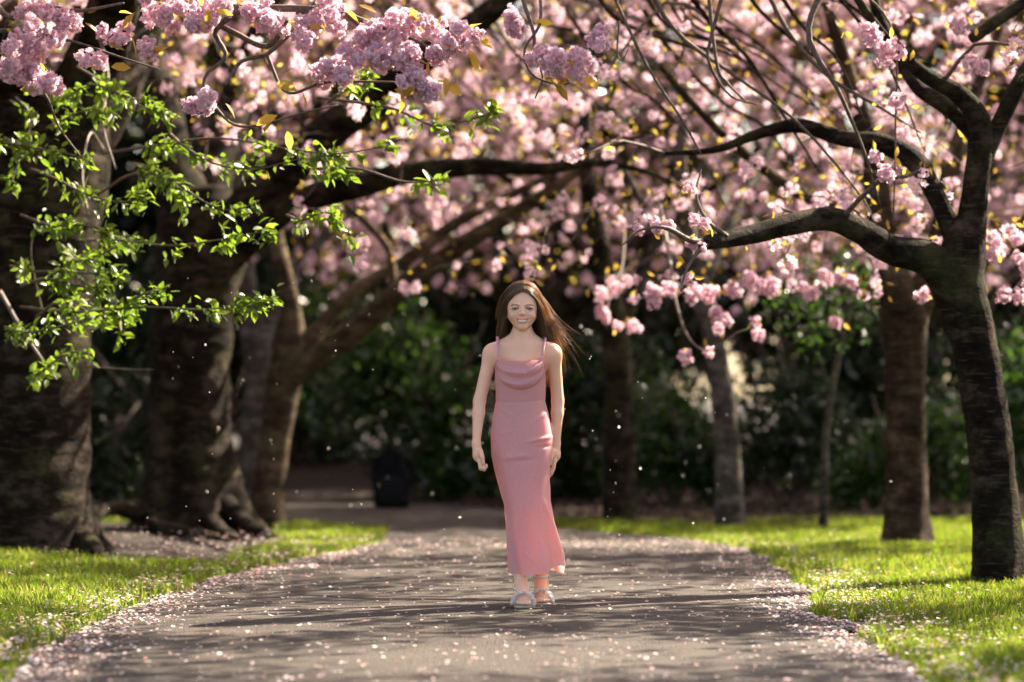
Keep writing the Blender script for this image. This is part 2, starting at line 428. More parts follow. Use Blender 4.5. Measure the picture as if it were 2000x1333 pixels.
# fallen petals
def make_petals():
    rng = np.random.default_rng(12)
    X, Y, S = [], [], []
    n = 70000
    y = 8.8 + (20 - 8.8) * rng.random(n); x = (rng.random(n) * 2 - 1) * (0.185 * y + 0.2)
    l = left_edge(np.clip(y, 5, 19.5)) - x; r = x - right_edge(y)
    d = np.maximum(l, r)                                 # <0 on the path
    q = np.c_[x, y, np.zeros(n)]
    nz = vnoise(q * np.array([1, 2.2, 1]), 1.7, 41)
    den = np.where(d < 0, 0.045 + 0.12 * np.clip(nz - 0.35, 0, 1), np.where(x > 0, .30, .13) * (0.2 + nz) * np.exp(-np.clip(d, 0, 9) / .8))
    drift = np.exp(-(d - 0.06) ** 2 / (2 * 0.16 ** 2)) * np.where(vnoise(q, 0.9, 43) > 0.36, 1, 0.45)
    den = den + 1.15 * drift * np.clip((19 - y) / 2, 0, 1) * 1.25
    den = den + 0.3 * np.exp(-((x + 1.6) ** 2 / 0.6 + (y - 17.2) ** 2 / 3)) + 0.4 * (d < 0) * np.exp(-((y - 17.6) / 1.0) ** 2) * nz
    keep = rng.random(n) < den * 0.7 * np.clip((19.6 - y) / 1.2, 0, 1)
    x, y, d = x[keep], y[keep], d[keep]; n = len(x)
    z = np.where((x > left_edge(y)) & (x < right_edge(y)), path_z(x, y) + 0.003, ground_z(x, y) + 0.014 + 0.04 * rng.random(n) * (d > 0.06))
    # petal: a small cupped quad strip
    t = np.array([[-1, 0, 0.25], [-.45, .75, .1], [.55, .8, .3], [1.05, 0, .15], [.5, -.75, .35], [-.5, -.7, .05], [0, 0, 0]])
    tf = np.array([[0, 6, 1], [1, 6, 2], [2, 6, 3], [3, 6, 4], [4, 6, 5], [5, 6, 0]])[:, ::-1]
    ang = rng.random(n) * 2 * np.pi; tl = rng.normal(0, 0.3, n); tm = rng.normal(0, 0.3, n)
    ca, sa = np.cos(ang), np.sin(ang); zz = np.zeros(n); oo = np.ones(n)
    Rz = np.stack([np.stack([ca, -sa, zz], -1), np.stack([sa, ca, zz], -1), np.stack([zz, zz, oo], -1)], 1)
    Rx = np.stack([np.stack([oo, zz, zz], -1), np.stack([zz, np.cos(tl), -np.sin(tl)], -1), np.stack([zz, np.sin(tl), np.cos(tl)], -1)], 1)
    V, F = scatter(t, tf, np.c_[x, y, z], Rz @ Rx, 0.0042 + 0.0058 * rng.random(n))
    return make_mesh('fallen_petals', V, F, [M['fallen']], smooth=False)
tag(obj('fallen_petals', make_petals()), 'pale pink petals scattered over the path and drifted along its edges', 'petals', kind='stuff')

# dead leaves under the bushes
def make_litter():
    rng = np.random.default_rng(13); n = 9000
    y = 20.5 + 8 * rng.random(n); x = -1.0 + 6.5 * rng.random(n)
    k = (x > right_edge(np.clip(y, 5, 24.4)) + 0.2) | (y > 25.5); x, y = x[k], y[k]; n = len(x)
    t = np.array([[-1, 0, 0], [0, .45, .15], [1, 0, .1], [0, -.45, .2]]); tf = np.array([[0, 3, 2, 1]])
    r = rand_rot(n, rng); r[:, 2, :] *= 0.35
    V, F = scatter(t, tf, np.c_[x, y, ground_z(x, y) + 0.03 + np.clip((y - 26) / 6, 0, 1) * .25], r, 0.025 + 0.03 * rng.random(n))
    return make_mesh('leaf_litter', V, F, [M['litter']], smooth=False)
tag(obj('leaf_litter', make_litter()), 'brown dead leaves lying under the dark bushes', 'leaf litter', kind='stuff')

# ------------------------------------------------------------------ blossom and leaf templates
def petal_quad(l, w, cup, nseg=1):
    """one petal from the origin along +x, lifted by cup"""
    if nseg == 1:
        return np.array([[0.1 * l, 0, 0], [.6 * l, .5 * w, cup * .5], [l, 0, cup], [.6 * l, -.5 * w, cup * .5]]), np.array([[0, 1, 2, 3]])
    V = np.array([[.05 * l, 0, 0], [.5 * l, .42 * w, cup * .35], [.5 * l, 0, cup * .2], [.5 * l, -.42 * w, cup * .35],
                  [.92 * l, .5 * w, cup], [.86 * l, 0, cup * .75], [.92 * l, -.5 * w, cup], [l, .24 * w, cup * 1.1], [l, -.24 * w, cup * 1.1]])
    return V, np.array([[0, 2, 1, 1], [0, 3, 2, 2], [1, 2, 5, 4], [2, 3, 6, 5], [4, 5, 7, 7], [5, 6, 8, 8]])
def rotz(a): c, s = math.cos(a), math.sin(a); return np.array([[c, -s, 0], [s, c, 0], [0, 0, 1.0]])
def align(d):
    d = np.asarray(d) / np.linalg.norm(d); u = np.cross([0, 0, 1.0], d)
    if np.linalg.norm(u) < 1e-3: return np.eye(3) if d[2] > 0 else np.diag([1.0, -1, -1])
    u /= np.linalg.norm(u); return np.stack([u, np.cross(d, u), d], 1)
def flower(rng, r, rows, seg):
    V, F, n = [], [], 0
    for cnt, frac, cup in rows:
        o = rng.random() * 6
        for k in range(cnt):
            pv, pf = petal_quad(r * frac * rng.uniform(.85, 1.1), r * frac * rng.uniform(.7, .95), r * cup * rng.uniform(.7, 1.3), seg)
            pv = pv @ rotz(o + k * 2 * math.pi / cnt + rng.normal(0, .15)).T
            V.append(pv); F.append(pf + n); n += len(pv)
    return np.vstack(V), np.vstack(F)
def cluster(rng, nfl, R, r, rows, seg):
    V, F, n = [], [], 0
    for k in range(nfl):
        z = 1 - 2 * (k + .5) / nfl; ph = k * 2.39996 + rng.normal(0, .3)
        d = np.array([math.sqrt(max(0, 1 - z * z)) * math.cos(ph), math.sqrt(max(0, 1 - z * z)) * math.sin(ph), z]) + rng.normal(0, .12, 3)
        fv, ff = flower(rng, r * rng.uniform(.85, 1.15), rows, seg)
        fv = fv @ align(d).T + d * R * rng.uniform(.75, 1.1) * np.array([1, 1, .85])
        V.append(fv); F.append(ff + n); n += len(fv)
    return np.vstack(V), np.vstack(F)
def fix_tris(F):
    F = np.asarray(F); t = F[:, 2] == F[:, 3]
    out = []
    if (~t).any(): out.append(F[~t])
    if t.any(): out.append(F[t][:, :3])
    return out
trng = np.random.default_rng(20)
MID_CL = [cluster(trng, 8, 0.036, 0.024, [(5, 1.0, .25), (4, .7, .8)], 1) for _ in range(5)]
NEAR_CL = []
for k in range(5):
    V, F = cluster(trng, 13 + k % 3, 0.042, 0.023, [(7, 1.0, .15), (6, .85, .55), (5, .6, .9)], 2)
    NEAR_CL.append(make_mesh('blossom_cluster', V, fix_tris(F), [M['blossom']], smooth=False))
LEAF_V = np.array([[0, 0, 0], [.25, .19, .05], [.6, .21, .03], [1.0, 0, -.12], [.6, -.21, .03], [.25, -.19, .05], [.3, 0, -.02], [.65, 0, -.05]])
LEAF_F = [np.array([[1, 6, 7, 2], [6, 5, 4, 7]]), np.array([[0, 6, 1], [0, 5, 6], [2, 7, 3], [7, 4, 3]])]
CLEAF_V = np.array([[0, 0, 0], [.5, .2, .06], [1, 0, -.08], [.5, -.2, .06]]); CLEAF_F = np.array([[0, 3, 2, 1]])
def leaf_mesh(name, mat): return make_mesh(name, LEAF_V, LEAF_F, [mat], smooth=False)

# ------------------------------------------------------------------ trees
TREES = []
def limb_from_px(rows):
    """rows: (px, py, depth, radius m)"""
    return np.array([[*P(a, b, c), r] for a, b, c, r in rows])

class Tree:
    def __init__(self, name, label, base, bark, group=None, cat='tree'):
        self.root = empty(name, base); tag(self.root, label, cat, group)
        self.base = np.array(base, dtype=float); self.bark = bark; self.nodes = []; self.seed = len(TREES) * 13 + 5
        TREES.append(self)
    def add_part(self, name, V, F, mats, smooth=True, kind=None, label=None):
        o = obj(name, make_mesh(name, np.asarray(V) - self.base, F, mats, smooth), self.root)
        if kind: o['kind'] = kind
        if label: o['label'] = label
        return o
    def trunk(self, ctrl, n=60, sides=36, amp=.06, flare=0.0, roots=()):
        c = np.array(ctrl, dtype=float)
        V, fs = bark_tube(c, n, sides, amp, self.seed)
        if flare:
            h = V[:, 2] - self.base[2]
            f = flare * np.exp(-np.clip(h, 0, None) / 0.16)
            ax = self.base[:2]
            d = V[:, :2] - ax; ang = np.arctan2(d[:, 1], d[:, 0])
            f = f * (0.55 + 0.45 * np.cos(5 * ang + self.seed) + 0.35 * np.cos(3 * ang + 1.3 * self.seed))
            V[:, :2] += d * f[:, None]
        self.add_part('trunk', V, fs, [self.bark])
        cc = catmull(c, 12); self.nodes += [r for r in cc if r[2] > 1.6]
        return self
    def limb(self, rows, n=36, sides=16, amp=.07, nodes=True):
        c = np.asarray(rows, dtype=float)
        V, fs = bark_tube(c, n, sides, amp, self.seed + len(self.nodes))
        self.add_part('branch', V, fs, [self.bark])
        if nodes: self.nodes += list(catmull(c, 14)[2:])
        return self

def zlow(x, y):
    q = np.c_[x, y, np.zeros_like(x)]
    return 0.88 + 0.0335 * y + (vnoise(q, 0.9, 51) - .5) * .5

def grow_crown(trees, n_targets, seed, box, keep_fn, leaves_per=3):
    """fill the canopy with twigs that grow from the nearest limb, blossom clusters sitting along them"""
    rng = np.random.default_rng(seed)
    x0, x1, y0, y1, z0, z1 = box
    T = np.c_[rng.uniform(x0, x1, n_targets * 6), rng.uniform(y0, y1, n_targets * 6), rng.uniform(z0, z1, n_targets * 6)]
    T = T[rng.random(len(T)) < keep_fn(T)][:n_targets]
    N, own = [], []
    for i, t in enumerate(trees):
        for nd_ in t.nodes: N.append(nd_); own.append(i)
    N = np.array(N); own = np.array(own)
    d0 = np.min(np.linalg.norm(T[:, None, :] - N[None, :, :3], axis=2), axis=1)
    T = T[np.argsort(d0)]
    cap = len(N) + len(T) * 5 + 10
    NN = np.zeros((cap, 4)); NN[:len(N)] = N; OO = np.zeros(cap, dtype=int); OO[:len(N)] = own; cnt = len(N)
    tw = [MB() for _ in trees]; pos = [[] for _ in trees]; lpos = [[] for _ in trees]
    for t in T:
        v = NN[:cnt, :3] - t
        dist = np.sqrt((v * v).sum(1)) + 0.25 * np.clip(NN[:cnt, 2] - t[2], 0, 9) * 0
        k = int(np.argmin(dist)); i = OO[k]; s = NN[k]; L = dist[k]
        if L > 3.2: continue
        mid = (s[:3] + t) / 2 + rng.normal(0, .12 * L, 3) + np.array([0, 0, .10 * L])
        q3 = t * .72 + mid * .28 + rng.normal(0, .05 * L, 3)
        r0 = min(s[3] * .85, .006 + .013 * L)
        rows = np.array([[*s[:3], r0], [*mid, r0 * .8], [*q3, r0 * .6], [*t, .0028]])
        c = catmull(rows, 7 if L > .4 else 5)
        V, fs = tube(c[:, :3], np.clip(c[:, 3], .0022, None), 4 if r0 < .012 else 6, cap=False)
        tw[i].addm(V, fs)
        m = len(c) - 2
        for r in c[2:]:
            NN[cnt] = r; OO[cnt] = i; cnt += 1
            if cnt >= cap - 6: break
        # clusters at the tip and along the outer part
        for f in ([1.0] if L < .25 else [1.0, .8] if L < .6 else [1.0, .84, .62]):
            p = c[int(f * (len(c) - 1)), :3]
            pos[i].append(p + rng.normal(0, .035, 3) - np.array([0, 0, .03]))
            for _ in range(leaves_per): lpos[i].append(p + rng.normal(0, .06, 3))
        if cnt >= cap - 8: break
    for i, t in enumerate(trees):
        if tw[i].n: t.add_part('twigs', np.concatenate(tw[i].V), tw[i].faces(), [M['twig']], kind='stuff')
        if not pos[i]: continue
        p = np.array(pos[i]); vi = rng.integers(0, len(MID_CL), len(p)); mb = MB()
        for k, (cv, cf) in enumerate(MID_CL):
            q = p[vi == k]
            if len(q):
                V, F = scatter(cv, cf, q, rand_rot(len(q), rng), rng.uniform(.45, 1.1, len(q))); mb.add(V, F)
        t.add_part('crown', np.concatenate(mb.V), mb.faces(), [M['blossom']], smooth=False, kind='stuff')
        q = np.array(lpos[i]); V, F = scatter(CLEAF_V, CLEAF_F, q, rand_rot(len(q), rng), rng.uniform(.03, .068, len(q)))
        t.add_part('leaves', V, F, [M['bronze']], smooth=False, kind='stuff')
    return sum(len(p) for p in pos)

g_ = 'cherry trees lining the path'
def gb(px, Y): x = (px - 1000) / FPX * Y; return (x, Y, float(ground_z(x, Y)) - .02)

# the stout old trunk nearest on the left
b = gb(55, 16.6)
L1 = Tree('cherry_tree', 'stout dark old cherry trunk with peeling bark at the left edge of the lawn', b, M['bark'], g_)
L1.trunk([(b[0], b[1], b[2] - .1, .37), (b[0], b[1], b[2] + .25, .345), (*P(58, 820, 16.6), .325), (*P(62, 620, 16.6), .335), (*P(75, 430, 16.6), .345), (*P(95, 300, 16.6), .34), (*P(110, 150, 16.55), .31)], n=120, sides=56, amp=.045, flare=.30)
L1.limb(limb_from_px([(70, 260, 16.6, .24), (20, 120, 16.4, .2), (-80, -60, 16.2, .17), (-220, -260, 15.8, .12), (-330, -420, 15.2, .06)]))
L1.limb(limb_from_px([(130, 240, 16.5, .2), (200, 80, 16.2, .15), (250, -80, 15.5, .12), (330, -240, 14.6, .09), (500, -330, 13.6, .05)]))
L1.limb(limb_from_px([(140, 320, 16.7, .17), (235, 170, 17.0, .12), (300, 20, 17.4, .1), (420, -160, 17.6, .08), (560, -300, 17.8, .05)]))
# the second old trunk, with the two great limbs over the path
b = gb(372, 19.4)
L2 = Tree('cherry_tree', 'broad fluted old cherry trunk with buttress roots and two great limbs arching over the path', b, M['bark'], g_)
L2.trunk([(b[0], b[1], b[2] - .1, .36), (b[0], b[1], b[2] + .3, .315), (*P(370, 850, 19.4), .28), (*P(372, 700, 19.4), .27), (*P(385, 560, 19.4), .275), (*P(395, 460, 19.4), .30), (*P(375, 380, 19.4), .25)], n=100, sides=56, amp=.07, flare=.42)
L2.limb(limb_from_px([(400, 500, 19.4, .19), (470, 430, 19.3, .16), (560, 330, 19.1, .135), (650, 250, 18.9, .12), (730, 195, 18.7, .11), (820, 120, 18.5, .09), (960, 20, 18.2, .07), (1080, -90, 18.0, .04)]))
L2.limb(limb_from_px([(410, 520, 19.4, .16), (500, 445, 19.2, .115), (590, 392, 19.0, .09), (700, 362, 18.8, .08), (800, 338, 18.6, .07), (940, 325, 18.3, .055), (1060, 330, 18.1, .04), (1160, 318, 17.9, .026), (1260, 335, 17.7, .016), (1350, 375, 17.5, .007)]), n=46)
L2.limb(limb_from_px([(370, 440, 19.4, .2), (330, 300, 19.5, .15), (300, 160, 19.7, .13), (260, 0, 20.0, .10), (240, -160, 20.0, .06)]))
L2.limb(limb_from_px([(395, 420, 19.5, .15), (440, 260, 19.8, .12), (480, 120, 20.0, .09), (560, -40, 20.2, .06), (640, -180, 20.2, .04)]))
# the slender warm-brown tree forking low
b = gb(522, 20.2)
L3 = Tree('cherry_tree', 'slender warm brown cherry tree forking low, its limbs leaning right over the path', b, M['bark_warm'], g_)
L3.trunk([(b[0], b[1], b[2] - .1, .14), (b[0], b[1], b[2] + .2, .115), (*P(535, 880, 20.2), .105), (*P(552, 760, 20.2), .12), (*P(565, 690, 20.2), .115), (*P(570, 620, 20.2), .075), (*P(555, 540, 20.2), .062), (*P(538, 460, 20.3), .055), (*P(520, 360, 20.4), .04), (*P(515, 230, 20.5), .03)], n=90, sides=28, amp=.05, flare=.25)
L3.limb(limb_from_px([(560, 740, 20.2, .10), (610, 705, 20.1, .085), (700, 640, 20.0, .078), (790, 560, 19.8, .068), (900, 480, 19.6, .058), (1000, 420, 19.4, .048), (1085, 365, 19.2, .034), (1180, 300, 19.0, .024), (1290, 240, 18.8, .014), (1400, 200, 18.6, .006)]), n=52)
L3.limb(limb_from_px([(575, 700, 20.2, .07), (630, 635, 20.3, .055), (690, 570, 20.4, .05), (790, 510, 20.5, .045), (900, 430, 20.6, .04), (1060, 350, 20.7, .026), (1160, 290, 20.8, .016), (1280, 230, 20.9, .007)]), n=46)
L3.limb(limb_from_px([(770, 560, 19.9, .028), (760, 490, 20.0, .026), (720, 440, 20.1, .024), (670, 395, 20.2, .02), (650, 330, 20.2, .015)]), n=20, sides=8)
# a pale trunk standing behind
b = gb(497, 22.3)
L4 = Tree('cherry_tree', 'pale grey lichen-marked trunk half hidden behind the slender brown tree', b, M['bark_grey'], g_)
L4.trunk([(b[0], b[1], b[2] - .1, .15), (*P(500, 900, 22.3), .125), (*P(507, 740, 22.3), .11), (*P(495, 640, 22.3), .095), (*P(478, 540, 22.3), .08), (*P(470, 400, 22.3), .065), (*P(480, 240, 22.3), .05), (*P(500, 80, 22.3), .035)], n=60, sides=24, amp=.06)
L4.limb(limb_from_px([(500, 700, 22.3, .07), (540, 600, 22.4, .055), (600, 500, 22.6, .045), (720, 380, 23, .035), (840, 260, 23.4, .02)]))
L4.limb(limb_from_px([(475, 480, 22.3, .06), (430, 330, 22.4, .05), (380, 180, 22.6, .035), (330, 40, 22.8, .02)]))
# the leaning tree on the right lawn
b = gb(1950, 14.3)
R1 = Tree('cherry_tree', 'leaning dark cherry tree on the right lawn with a long bare limb reaching left', b, M['bark'], g_)
R1.trunk([(b[0], b[1], b[2] - .1, .135), (*P(1948, 1060, 14.3), .118), (*P(1938, 920, 14.3), .108), (*P(1922, 780, 14.3), .108), (*P(1898, 650, 14.3), .112), (*P(1872, 560, 14.3), .125), (*P(1880, 500, 14.3), .115), (*P(1898, 430, 14.3), .075), (*P(1908, 350, 14.3), .062), (*P(1916, 280, 14.3), .06), (*P(1908, 225, 14.25), .055), (*P(1870, 180, 14.2), .045), (*P(1800, 140, 14.1), .035), (*P(1720, 60, 14.0), .024), (*P(1640, -60, 13.9), .014)], n=140, sides=32, amp=.05, flare=.22)
R1.limb(limb_from_px([(1880, 560, 14.3, .10), (1810, 505, 14.25, .085), (1740, 488, 14.2, .072), (1680, 450, 14.1, .062), (1620, 428, 14.0, .058), (1540, 440, 13.9, .052), (1450, 462, 13.75, .042), (1385, 473, 13.6, .036), (1362, 476, 13.55, .030)]), n=52, sides=20)
R1.limb(limb_from_px([(1885, 520, 14.3, .075), (1855, 440, 14.35, .05), (1820, 365, 14.4, .046), (1785, 312, 14.5, .05), (1720, 280, 14.6, .048), (1640, 268, 14.7, .04), (1560, 245, 14.8, .034), (1480, 262, 14.9, .026), (1400, 292, 15.0, .018), (1300, 300, 15.1, .01)]), n=50)
R1.limb(limb_from_px([(1912, 270, 14.3, .05), (1870, 225, 14.35, .042), (1830, 195, 14.4, .04), (1790, 165, 14.5, .034), (1730, 60, 14.6, .028), (1690, -60, 14.7, .02)]), n=30)
R1.limb(limb_from_px([(1912, 330, 14.3, .045), (2000, 150, 14.4, .04), (2100, 0, 14.6, .032), (2240, -160, 14.8, .022), (2400, -260, 15, .012)]), n=24)
R1.limb(limb_from_px([(1900, 75, 14.6, .03), (1990, 10, 14.7, .034), (2090, -60, 14.9, .03), (2200, -80, 15.2, .02)]), n=20)
# the tree behind it
b = gb(1770, 17.8)
R2 = Tree('cherry_tree', 'upright brown cherry trunk with a V fork, sunlit along its edge, behind the leaning tree', b, M['bark_brown'], g_)
R2.trunk([(b[0], b[1], b[2] - .1, .16), (*P(1772, 960, 17.8), .125), (*P(1768, 820, 17.8), .12), (*P(1768, 700, 17.8), .125), (*P(1765, 610, 17.8), .14), (*P(1745, 530, 17.8), .09), (*P(1720, 420, 17.8), .08), (*P(1700, 280, 17.8), .065), (*P(1650, 120, 17.8), .045), (*P(1600, -60, 17.8), .03)], n=80, sides=28, amp=.05, flare=.2)
R2.limb(limb_from_px([(1775, 640, 17.8, .10), (1805, 570, 17.8, .085), (1835, 480, 17.9, .07), (1850, 360, 18, .06), (1900, 200, 18.2, .04), (1960, 40, 18.4, .02)]))
R2.limb(limb_from_px([(1740, 500, 17.8, .06), (1640, 420, 17.6, .045), (1520, 350, 17.3, .035), (1400, 250, 17.0, .025), (1290, 130, 16.7, .015)]))
# slim grey trunk, middle right
b = gb(1425, 20.2)
R3 = Tree('cherry_tree', 'slim grey trunk leaning slightly left in the middle of the right-hand shade', b, M['bark_grey'], g_)
R3.trunk([(b[0], b[1], b[2] - .1, .11), (*P(1422, 900, 20.2), .088), (*P(1412, 780, 20.2), .08), (*P(1398, 690, 20.2), .072), (*P(1380, 600, 20.2), .065), (*P(1350, 480, 20.2), .055), (*P(1330, 330, 20.2), .045), (*P(1340, 160, 20.2), .03)], n=60, sides=24, amp=.05)
R3.limb(limb_from_px([(1398, 680, 20.2, .05), (1360, 590, 20.2, .038), (1290, 470, 20.1, .03), (1220, 330, 20, .02)]))
R3.limb(limb_from_px([(1370, 560, 20.2, .05), (1430, 430, 20.4, .04), (1500, 300, 20.8, .03), (1560, 140, 21.2, .02)]))
# the dark trunk just right of the girl
b = gb(1210, 21.0)
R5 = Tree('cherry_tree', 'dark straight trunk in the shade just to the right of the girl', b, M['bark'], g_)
R5.trunk([(b[0], b[1], b[2] - .1, .14), (*P(1210, 900, 21), .11), (*P(1208, 760, 21), .105), (*P(1200, 650, 21), .10), (*P(1180, 520, 21), .08), (*P(1150, 380, 21), .06), (*P(1140, 200, 21), .04)], n=60, sides=24, amp=.06)
R5.limb(limb_from_px([(1202, 660, 21, .075), (1250, 540, 21.2, .055), (1300, 400, 21.6, .04), (1330, 240, 22, .025)]))
R5.limb(limb_from_px([(1190, 560, 21, .06), (1100, 440, 21.5, .045), (980, 340, 22.2, .035), (860, 250, 23, .02)]))
# two dark trunks far back in the shade
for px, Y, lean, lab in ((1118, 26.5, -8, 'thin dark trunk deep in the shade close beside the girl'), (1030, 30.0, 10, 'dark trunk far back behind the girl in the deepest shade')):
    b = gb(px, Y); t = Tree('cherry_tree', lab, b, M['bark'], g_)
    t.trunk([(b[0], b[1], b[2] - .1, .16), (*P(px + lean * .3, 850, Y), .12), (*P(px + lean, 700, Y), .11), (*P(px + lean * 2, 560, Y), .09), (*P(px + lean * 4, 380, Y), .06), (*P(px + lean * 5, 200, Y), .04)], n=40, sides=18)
    t.limb(limb_from_px([(px + lean, 650, Y, .06), (px - 120, 500, Y + .5, .05), (px - 260, 380, Y + 1, .035), (px - 400, 280, Y + 1.4, .02)]))
    t.limb(limb_from_px([(px + lean, 620, Y, .06), (px + 130, 480, Y - .5, .05), (px + 280, 360, Y - 1, .035), (px + 420, 240, Y - 1.4, .02)]))

# secondary branches running through the canopy, drooping from upper left to lower right over the path
brng = np.random.default_rng(91)
for T_, x0, y0, Y, n_ in ((R1, 1450, -40, 15.2, 7), (R2, 1280, 20, 17.2, 8), (R3, 1150, 60, 19.2, 7), (R5, 1000, 120, 20.6, 5), (L2, 640, -20, 18.4, 5)):
    for k in range(n_):
        a0, b0 = x0 + brng.uniform(-160, 160), y0 + brng.uniform(-90, 90); YY = Y + brng.uniform(-1.0, 1.0)
        if T_ is L2: YY = max(YY, 18.2)
        dx, dy = brng.uniform(160, 380), brng.uniform(140, 330); r0 = brng.uniform(.007, .016)
        T_.limb(limb_from_px([(a0 - 60, b0 - 90, YY, r0), (a0, b0, YY, r0), (a0 + dx * .35, b0 + dy * .28 + brng.uniform(-20, 20), YY - .1, r0 * .8), (a0 + dx * .7, b0 + dy * .62 + brng.uniform(-20, 20), YY - .2, r0 * .55), (a0 + dx, b0 + dy + brng.uniform(-10, 40), YY - .3, r0 * .25)]), n=22, sides=7, amp=.05)

# canopy
def sun_gap(T):
    """thin places in the canopy where the sun comes through on to the walker and the lawns"""
    out = np.zeros(len(T))
    for g, rad in (((0.10, 12.64, 0.9), .66), ((0.12, 12.66, 1.3), .62), ((0.1, 12.6, 0.3), .6), ((-1.9, 14.2, 1.9), .6), ((-1.5, 14.0, 1.45), .5), ((-1.2, 20.0, 1.35), .5), ((-.5, 20, 1.9), .4), ((-.7, 12.8, 2.4), .7), ((-2.0, 12.9, 2.5), .5), ((1.0, 16.5, 1.4), .8), ((.7, 18.2, 1.35), .5), ((1.5, 16.7, 1.6), .6), ((0.0, 10.2, 0), 1.1), ((-2.0, 12.9, 0), .55), ((-1.15, 18.6, 0), .6), ((2.2, 11.2, 0), .7), ((2.4, 15.8, 0), .7), ((0.3, 17.7, 0), .55), ((-1.0, 17.9, 0), .4), ((-1.0, 25.4, 1.4), .75), ((-.3, 25.3, 1.0), .4), ((1.4, 24.0, 1.0), .5), ((3.8, 21.8, 1.3), .6), ((-.9, 14.6, 0), .28), ((.6, 13.9, 0), .25)):
        v = T - np.array(g); s = np.array(SUN_DIR); along = v @ s
        d = np.linalg.norm(v - along[:, None] * s, axis=1)
        out = np.maximum(out, np.clip(1.25 - d / rad, 0, 1))
    return out
def keep(T):
    x, y, z = T.T
    lo = zlow(x, y)
    k = np.clip((z - lo) / .5, 0, 1)
    cl = vnoise(T, 1.15, 61)
    k = k * np.clip((cl - .33) / .20, 0.04, 1)
    # the left side is all trunks low down
    k = k * np.where((x < -1.3) & (y < 22), np.clip((z - 2.05 - .12 * (x + 1.3)) / .5, 0, 1), 1)
    k = k * np.where(x < -2.0, np.clip((z - 1.0 - .088 * y) / .4, 0, 1), 1)
    k = k * np.where((y < 18.6) & (x > -2.2) & (x < .25), .4, 1)
    k = k * np.where((y < 20.4) & (x > -2.4) & (x < .55) & (z < 1.1 + .068 * y), .2, 1)
    k = k * (1 - .93 * sun_gap(T))
    k = k * np.where((y < 14.6) & (x < 1.2), 0.0, 1)
    k = k * np.where((z - CAM_H) / y * FPX > 830, .35, 1)          # thinned above the frame to let sun on to the blossom below
    return k * np.where(np.abs(x) < .19 * y + .4, 1, .35)
def shade_canopy():
    """unseen foliage added above the frame to block sky and sun over the avenue"""
    rng = np.random.default_rng(35)
    n = 46000
    T = np.c_[rng.uniform(-8, 8, n), rng.uniform(11.2, 34, n), rng.uniform(3.0, 6.6, n)]
    x, y, z = T.T
    above = (z - CAM_H) / y * FPX > 800
    nz = vnoise(T * np.array([1, 1, .6]), .85, 63)
    near = (y < 14.5)
    k = np.clip((nz - .34 + .14 * (y > 24.0)) / .16, 0, 1) * above
    k = k * np.where(near, np.where(x > 1.4, .45, np.where(x < -1.8, .5, .5 * (y > 12.6))), np.where(x < -2.2, .75, np.where(y > 24.0, 1.0, np.where((x > 1.9) & (y < 20.2) & (z > 3.4) & (z < 5.2), .62, .04))))
    k = k * (1 - .97 * np.clip(1.15 * sun_gap(T), 0, 1))
    T = T[rng.random(n) < k]
    bx_ = np.array([[t.base[0], t.base[1]] for t in TREES])
    own = np.argmin(((T[:, None, :2] - bx_[None]) ** 2).sum(2), 1)
    for i, t in enumerate(TREES):
        q = T[own == i]
        if len(q) < 5: continue
        q = np.repeat(q, 20, 0) + rng.normal(0, .13, (len(q) * 20, 3))
        V, F = scatter(np.array([[-1, -.6, .2], [1, -.7, 0], [.8, .7, .25], [-.9, .6, 0]]), np.array([[0, 1, 2, 3]]), q, rand_rot(len(q), rng), rng.uniform(.02, .05, len(q)))
        o = t.add_part('shade_crown', V, F, [M['blossom'], M['bronze'], M['twig']], smooth=False, kind='stuff')  # out-of-frame cards added only to cast shade
        o.data.polygons.foreach_set('material_index', rng.choice([0, 0, 0, 1, 2], len(F)).astype(np.int32))
shade_canopy()
n1 = grow_crown(TREES, 6300, 31, (-6.5, 6.5, 13.6, 33, 1.4, 6.2), keep)
print('clusters', n1)
# ------------------------------------------------------------------ roots on the left
for T_, rows in ((L2, [(430, 985, 19.3, .10), (465, 1015, 19.1, .075), (495, 1036, 18.8, .05), (540, 1052, 18.5, .03), (575, 1062, 18.2, .015)]),
                 (L2, [(330, 1010, 19.2, .09), (300, 1030, 18.9, .06), (340, 1036, 18.5, .045), (400, 1046, 18.3, .035), (450, 1058, 18.0, .015)]),
                 (L2, [(310, 1000, 19.3, .08), (260, 1002, 19.0, .05), (225, 992, 18.8, .045), (195, 1004, 18.6, .035), (180, 1030, 18.4, .02)]),
                 (L2, [(410, 1020, 19.0, .07), (440, 1046, 18.5, .05), (500, 1070, 18.0, .035), (560, 1082, 17.5, .015)]),
                 (L1, [(150, 1050, 16.5, .10), (178, 1074, 16.3, .07), (196, 1092, 16.1, .04), (215, 1103, 15.9, .015)])):
    V, fs = bark_tube(limb_from_px(rows), 24, 12, .08, 77)
    T_.add_part('root', V, fs, [T_.bark])

